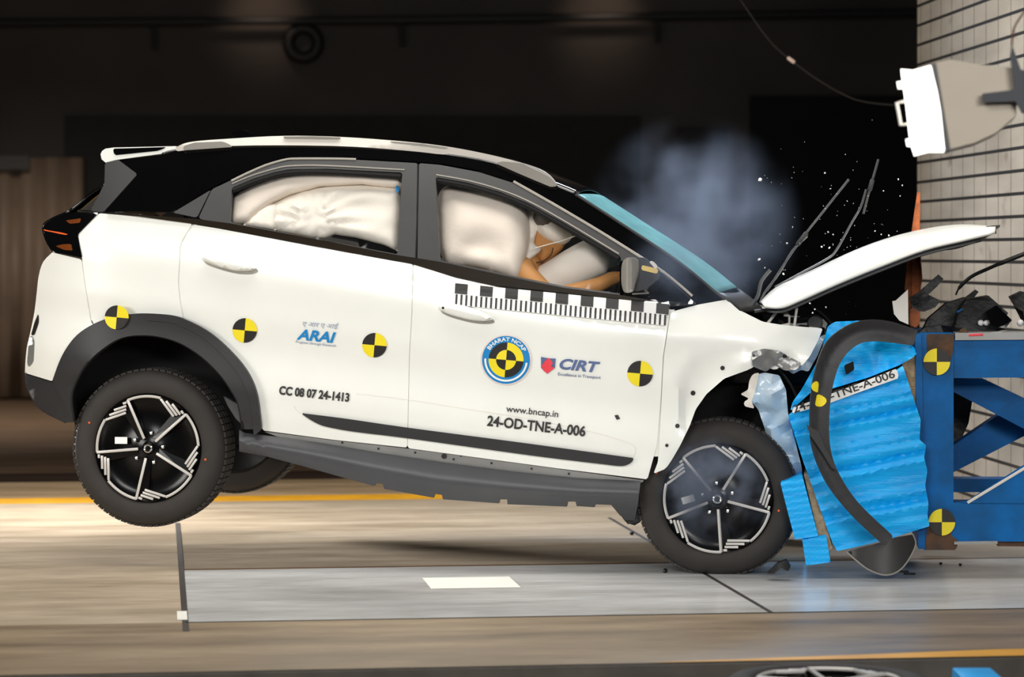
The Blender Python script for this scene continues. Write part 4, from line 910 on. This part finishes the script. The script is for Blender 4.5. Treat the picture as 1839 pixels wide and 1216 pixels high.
panel('yellow_marker', [(1468, 707), (1480, 712), (1486, 719), (1482, 727), (1474, 731), (1464, 729)], M['yellow'], AT, ta, SA, (), -.001, .003, 8, label='torn yellow marker')
panel('split_lip', [(1449, 762), (1460, 770), (1470, 774), (1480, 800), (1500, 835), (1503, 846), (1494, 840), (1474, 808), (1456, 782)], M['plastic'], AT, ta, lambda x, y: -.035, (), 0, .012, 7)
# curved translucent guard under the block
gp_ = [tuple(p) for p in spl([(1522, 992), (1540, 1008), (1562, 1024), (1590, 1033), (1614, 1026), (1632, 1006), (1645, 978), (1640, 960)], 4)] + [(1606, 966), (1570, 978), (1530, 988)]
g_ = panel('splash_shield', gp_, M['smokeplastic'], AT, None, lambda x, y: .20 - .09 * sqrt(max(0, 1 - ((x - 1590) / 72) ** 2)), (), 0, .004, 8, sharp=60)
rimt = MB().tube([AT.pt(x, y, .196 - .09 * sqrt(max(0, 1 - ((x - 1590) / 72) ** 2))) for x, y in gp_[:-3]], .0035, 6).build('rolled_edge', M['railend'], g_)
g_.rotation_euler = (0, 0, AT.yaw); g_.location = AT.o
tag(g_, 'smoky dark curved plastic shield hanging below the blue block', 'splash shield')

# ---------------------------------------------------------------- debris
DB_ = Frame((1.7, 11.95, 0), radians(-6))
def chunk(name, poly, m, yl, th, label, cat='debris', group=None, frame=DB_, rough=.5):
    c = frame.pt(sum(p[0] for p in poly) / len(poly), max(p[1] for p in poly), yl)
    mb = MB(); a = [frame.pt(x, y, yl + rough * .02 * noise.noise(V((x * .1, y * .1, 1)))) - c for x, y in dens(poly, 14)]
    mb.prism(a, (0, th, 0)); bmesh.ops.triangulate(mb.bm, faces=[f for f in mb.bm.faces if len(f.verts) > 4])
    for v in mb.bm.verts: v.co.y += .012 * noise.noise(v.co * 25)
    o = mb.build(name, m, sharp=30); o.location = frame.world(c); o.rotation_euler = (0, 0, frame.yaw)
    return tag(o, label, cat, group)
g = 'black wreckage on the barrier frame'
chunk('plastic_shard', [(1634, 535), (1650, 525), (1686, 493), (1695, 501), (1684, 514), (1656, 540), (1640, 548)], M['debris'], .25, .03, 'long straight black shard leaning up beside the white shard', group=g)
chunk('plastic_shard', [(1636, 545), (1665, 528), (1690, 540), (1680, 552), (1660, 560), (1640, 558)], M['debris'], .3, .05, 'broad black flake below the long leaning shard', group=g)
chunk('wreckage_lump', [(1656, 597), (1668, 572), (1700, 545), (1734, 534), (1738, 560), (1716, 580), (1722, 597)], M['debris'], .35, .14, 'jagged black lump left of the glossy headlamp wreck', group=g)
hl = chunk('headlamp_wreck', [(1712, 596), (1722, 560), (1736, 538), (1776, 531), (1811, 562), (1802, 580), (1806, 592), (1780, 598)], M['debris'], .2, .16, 'big glossy black headlamp wreck with white bulb lying on the frame', group=g)
c0 = DB_.pt(sum(p[0] for p in [(1712, 596), (1722, 560), (1736, 538), (1776, 531), (1811, 562), (1802, 580), (1806, 592), (1780, 598)]) / 8, 598, .2)
for qx, qy, rr in ((1762, 580, .014), (1772, 580, .013)):
    bb = bmesh.new(); bmesh.ops.create_icosphere(bb, subdivisions=2, radius=rr); finish(bb, 'bulb', M['frag'], hl, 'white bulb', offset=DB_.pt(qx, qy, .18) - c0)
MB().bar(DB_.pt(1719, 561, .18) - c0, DB_.pt(1729, 555, .18) - c0, .01, .008, .002).build('blue_chip', M['steelblue'], hl, 'blue chip')
chunk('wreckage_lump', [(1814, 533), (1835, 523), (1860, 530), (1860, 590), (1842, 585), (1838, 560), (1824, 550)], M['debris'], .25, .1, 'black lump at the right picture edge on the frame', group=g)
for qx, qy in ((1833, 580),):
    bb = bmesh.new(); bmesh.ops.create_icosphere(bb, subdivisions=2, radius=.016); o = finish(bb, 'lens_chip', M['frag']); o.location = DB_.world(DB_.pt(qx, qy, .2)); tag(o, 'white lens chip resting beside the rightmost black lump', 'debris')
chunk('white_shard', [(1603, 541), (1609, 540), (1631, 520), (1632, 583), (1616, 576), (1606, 564)], M['rail'], .05, .02, 'white triangular body shard standing at the frame corner', rough=.2)
chunk('rusty_flap', [(1630, 470), (1648, 345), (1653, 345), (1652, 430), (1657, 500), (1652, 530), (1652, 592), (1636, 592), (1634, 530), (1625, 520)], M['orange'], .9, .02, 'orange rusty upright strip behind the raised bonnet', cat='metal strip')
chunk('rusty_clamp', [(1634, 556), (1640, 553), (1653, 560), (1652, 582), (1645, 588), (1634, 584)], M['orange'], .1, .04, 'small rusty clamp on the frame corner behind white shard', cat='clamp')
chunk('wreckage_lump', [(1650, 598), (1662, 588), (1690, 584), (1716, 588), (1730, 590), (1740, 598)], M['debris'], .12, .08, 'low black heap lying along the frame top behind the rusty corner', group=g)
chunk('plastic_shard', [(1700, 566), (1720, 545), (1752, 520), (1758, 524), (1742, 545), (1716, 575)], M['debris'], .5, .02, 'thin black blade sticking up behind the headlamp wreck', group=g)
chunk('plastic_shard', [(1770, 560), (1790, 548), (1818, 575), (1806, 590), (1780, 585)], M['gloss'], .12, .03, 'glossy black plate leaning on the right end of the headlamp wreck', group=g)
ck = DB_.pt(1722, 528, .3); cbm = MB().tube([DB_.pt(x, y, .3) - ck for x, y in spl([(1717, 530), (1724, 516), (1745, 497), (1772, 484), (1800, 472), (1850, 452)], 4)], [.004] * 4 + [.008] * 12 + [.010] * 5, 8)
cbo = cbm.build('torn_seal', M['debris']); cbo.location = DB_.world(ck); cbo.rotation_euler = (0, 0, DB_.yaw); tag(cbo, 'long black torn rubber seal rising to the right', 'rubber seal')
for pts in ([(1396, 1012), (1412, 1006), (1420, 1018), (1416, 1026), (1404, 1020), (1390, 1030), (1378, 1030)], ):
    chunk('rubber_scrap', pts, M['debris'], -.1, .06, 'black torn rubber scrap on the floor right of front tyre', frame=CAR)
chunk('rubber_scrap', [(1120, 926), (1138, 930), (1150, 938), (1140, 944), (1128, 940)], M['debris'], .3, .05, 'black scrap hanging left of the front tyre', frame=CAR)
FLO = Frame((0, 0, 0), 0)
for x_, y_, lab in ((1135, 957, 'black pebble-sized scrap on the floor left of the front tyre'), (1195, 1025, 'black pebble-sized scrap on the floor below the front tyre')):
    d = F * HC / (y_ + 4 - HY); bb = bmesh.new(); bmesh.ops.create_icosphere(bb, subdivisions=1, radius=.012); o = finish(bb, 'rubber_crumb', M['debris']); o.location = ((x_ - CX) / F * d, d, .009); tag(o, lab, 'debris')
for k, (x_, y_) in enumerate(((1622, 1028), (1634, 1032), (1690, 1013), (1725, 1015))):
    d = F * HC / (y_ - HY); o = MB().box((0, 0, .003), (.05 if k < 2 else .012, .02, .006), None, .002).build('floor_scrap', M['debris']); o.location = ((x_ - CX) / F * d, d, .001)
    tag(o, ('flat dark scrap on the floor right of the splash shield', 'second flat dark scrap right of the splash shield', 'tiny dark scrap on the floor below the frame post', 'tiny dark scrap on the floor below the bottom beam')[k], 'debris')
# fragments flying above the bonnet
random.seed(21)
protos = []
for k in range(4):
    bb = bmesh.new(); bmesh.ops.create_icosphere(bb, subdivisions=1, radius=1)
    for v in bb.verts: v.co = v.co * random.uniform(.6, 1.25)
    me = bpy.data.meshes.new('fragment'); bb.to_mesh(me); bb.free(); me.materials.append(M['frag']); protos.append(me)
spots = [(1365, 322, 4.6), (1482, 311, 2.2), (1492, 339, 1.8), (1522, 361, 1.6), (1424, 408, 2), (1488, 417, 2.2), (1497, 421, 2), (1476, 443, 2.4), (1490, 445, 2.4), (1414, 437, 2.2), (1364, 466, 3), (1374, 481, 1.8), (1407, 492, 2.6), (1572, 415, 1.6), (1597, 423, 2), (1583, 421, 1.6), (1455, 545, 2.4), (1464, 556, 2), (1484, 552, 2), (1460, 562, 1.8), (1614, 322, 1.8), (1621, 333, 1.8), (1587, 343, 1.5), (1617, 352, 1.5)]
while len(spots) < 105:
    x_ = random.gauss(1480, 80); y_ = random.gauss(430, 85)
    if 1320 < x_ < 1640 and 200 < y_ < 600 and not (y_ > 560 - (x_ - 1365) * .38 - 12 and y_ < 590 - (x_ - 1365) * .38 + 4): spots.append((x_, y_, random.choice((.5, .6, .7, .8, 1.0))))
for x_, y_, r_ in spots:
    o = bpy.data.objects.new('fragment', random.choice(protos)); COL.objects.link(o); yl = random.uniform(-.1, .9); o.location = CAR.world(CAR.pt(x_, y_, yl)); s_ = r_ * 12.2 / F; o.scale = (s_, s_ * random.uniform(.5, 1), s_ * random.uniform(.6, 1)); o.rotation_euler = (random.random() * 3, random.random() * 3, 0)
    tag(o, 'tiny bright fragment flying in the air around the raised bonnet', 'fragment', 'flying fragments above the bonnet')

# ---------------------------------------------------------------- floodlight at the upper right
LF = Frame((1.45, 8.9, 0), radians(-8.3)); lc = LF.pt(1700, 190, 0)
fl_ = bpy.data.objects.new('floodlight', None); COL.objects.link(fl_); fl_.location = LF.world(lc); fl_.rotation_euler = (0, 0, LF.yaw)
tag(fl_, 'lit white floodlight with pale grey tapered housing and dark yoke', 'floodlight')
def LP(x, y, yy=0.): return LF.pt(x, y, yy) - lc
def lprism(name, poly, yy, d, m, parent, label=None, bev=0): return MB().prism([LP(x, y, yy) for x, y in poly], (0, d, 0)).build(name, m, parent, label)
lprism('housing', [(1679, 113), (1708, 107), (1760, 116), (1822, 122), (1827, 206), (1790, 238), (1752, 256), (1706, 268)], .0, .3, M['lampbody'], fl_)
lprism('front_frame', [(1674, 116), (1681, 113), (1707, 268), (1698, 270)], -.01, .32, M['pillar'], fl_)
lens = MB(); P0 = [LP(x, y, -.012) for x, y in ((1618, 124), (1640, 126), (1672, 117), (1684, 165), (1690, 200), (1697, 268), (1668, 268), (1642, 275), (1634, 250), (1626, 180))]
lens.prism(P0, (0, .30, 0)).build('lens', M['glow'], fl_, 'glowing lens')
for (a, b, c_, d_) in ((1611, 147, 1622, 158), (1627, 250, 1640, 262)): lprism('latch', [(a, b), (c_ + 4, b - 2), (c_ + 6, d_), (a + 2, d_)], .0, .05, M['glow'], fl_)  # latches glow like the lens, imitating the lamp's glare on them
hb = MB().tube([LP(x, y, .08) for x, y in ((1630, 181), (1611, 185), (1618, 224), (1636, 222))], .006, 8).build('handle', M['rail'], fl_)
lprism('yoke', [(1765, 168), (1822, 161), (1815, 100), (1818, 80), (1834, 125), (1860, 130), (1860, 205), (1836, 203), (1824, 182), (1765, 184)], -.05, .03, M['lampdark'], fl_)
MB().tube([LP(x, y, -.02) for x, y in spl([(1818, 82), (1822, 50), (1842, 18), (1860, -8)], 4)], .0035, 6).build('safety_wire', M['rust'], fl_)
MB().tube([LP(1862, 200, .1), LP(1862, -2200, .1)], .02, 10).build('mounting_pole', M['lampdark'], fl_)
MB().bar(LP(1822, 170, .1), LP(1864, 170, .1), .03, .03).build('pole_clamp', M['lampdark'], fl_)
sl = bpy.data.lights.new('floodlight_beam', 'SPOT'); sl.energy = 30; sl.spot_size = radians(80); sl.spot_blend = .6; sl.shadow_soft_size = .1
so = bpy.data.objects.new('floodlight_beam', sl); COL.objects.link(so); so.location = LF.world(lc) + V((-.22, .1, 0)); so.rotation_euler = (V((-.5, 12.2, .9)) - so.location).to_track_quat('-Z', 'Y').to_euler(); so.parent = None

# ---------------------------------------------------------------- spare wheel and offcut lying in the trench in front of the slab
TF = Frame((0, 0, 0), 0)
dd = 9.15
TR = empty('spare_wheel', TF, 'black alloy wheel with tyre lying flat in the trench below the floor edge', 'wheel', ((1490 - CX) / F * 9.0, 9.02, .0))
wheel_set(V((0, 0, 0)), 100, name='rim', parent=TR, detail=False, rotm=(radians(90), 0, 0)).rotation_euler = (radians(-90), 0, 0)
oc = MB().box((0, 0, .11), (.13, .22, .22), None, .006).build('honeycomb_offcut', M['blue']); oc.location = ((1757 - CX) / F * 9.1, 9.12, -.21)
tag(oc, 'small bright blue block offcut lying in the trench at lower right', 'block')

# ---------------------------------------------------------------- smoke
def smoke(name, centre, radii, dens_, scale, label, thresh=(.42, .72), col=(.72, .82, 1), seed=0., sub=None):
    bb = bmesh.new(); bmesh.ops.create_icosphere(bb, subdivisions=4, radius=1)
    for v in bb.verts: v.co = V([a * b for a, b in zip(v.co, radii)])
    m = bpy.data.materials.new('smoke'); m.use_nodes = True; nt = m.node_tree; nt.nodes.clear(); L = nt.links.new
    out = N(nt, 'ShaderNodeOutputMaterial'); pv = N(nt, 'ShaderNodeVolumePrincipled'); L(pv.outputs[0], out.inputs['Volume'])
    pv.inputs['Color'].default_value = col + (1,); pv.inputs['Anisotropy'].default_value = .1
    tc = N(nt, 'ShaderNodeTexCoord'); nz = N(nt, 'ShaderNodeTexNoise'); nz.inputs['Scale'].default_value = scale; nz.inputs['Detail'].default_value = 2.5
    mp = N(nt, 'ShaderNodeMapping'); mp.inputs['Location'].default_value = (seed, seed * .7, 0); L(tc.outputs['Object'], mp.inputs[0]); L(mp.outputs[0], nz.inputs[0])
    mr = N(nt, 'ShaderNodeMapRange', interpolation_type='SMOOTHSTEP'); mr.inputs[1].default_value = thresh[0]; mr.inputs[2].default_value = thresh[1]; L(nz.outputs['Fac'], mr.inputs[0])
    mp2 = N(nt, 'ShaderNodeMapping'); mp2.inputs['Scale'].default_value = tuple(1 / r for r in radii); L(tc.outputs['Object'], mp2.inputs[0])
    ln = N(nt, 'ShaderNodeVectorMath', operation='LENGTH'); L(mp2.outputs[0], ln.inputs[0])
    fo = N(nt, 'ShaderNodeMapRange', interpolation_type='SMOOTHSTEP'); fo.inputs[1].default_value = .98; fo.inputs[2].default_value = .25; fo.inputs[3].default_value = 0; fo.inputs[4].default_value = 1; L(ln.outputs['Value'], fo.inputs[0])
    mu = N(nt, 'ShaderNodeMath', operation='MULTIPLY'); L(mr.outputs[0], mu.inputs[0]); L(fo.outputs[0], mu.inputs[1])
    mu2 = N(nt, 'ShaderNodeMath', operation='MULTIPLY'); L(mu.outputs[0], mu2.inputs[0]); mu2.inputs[1].default_value = dens_; L(mu2.outputs[0], pv.inputs['Density'])
    o = finish(bb, name, m); o.location = centre; return tag(o, label, 'smoke', kind='stuff')
s1 = CAR.world(CAR.pt(1243, 400, 1.35))
smoke('smoke_cloud', s1, (.56, .40, .56), 2.1, 3.2, 'bluish smoke cloud rising behind the windshield', thresh=(.36, .66), col=(.58, .72, 1))
s2 = CAR.world(CAR.pt(1285, 880, -.06))
smoke('smoke_wisp', s2, (.28, .11, .26), 18., 7., 'thin bluish smoke wisp drifting over the front wheel', thresh=(.4, .66), col=(.62, .74, 1), seed=3.)
s3 = CAR.world(CAR.pt(1245, 478, -.20))
smoke('smoke_haze', s3, (.36, .13, .26), 3.2, 5., 'thin bluish haze drifting across the front pillar and mirror', thresh=(.3, .7), col=(.58, .72, 1), seed=6.)
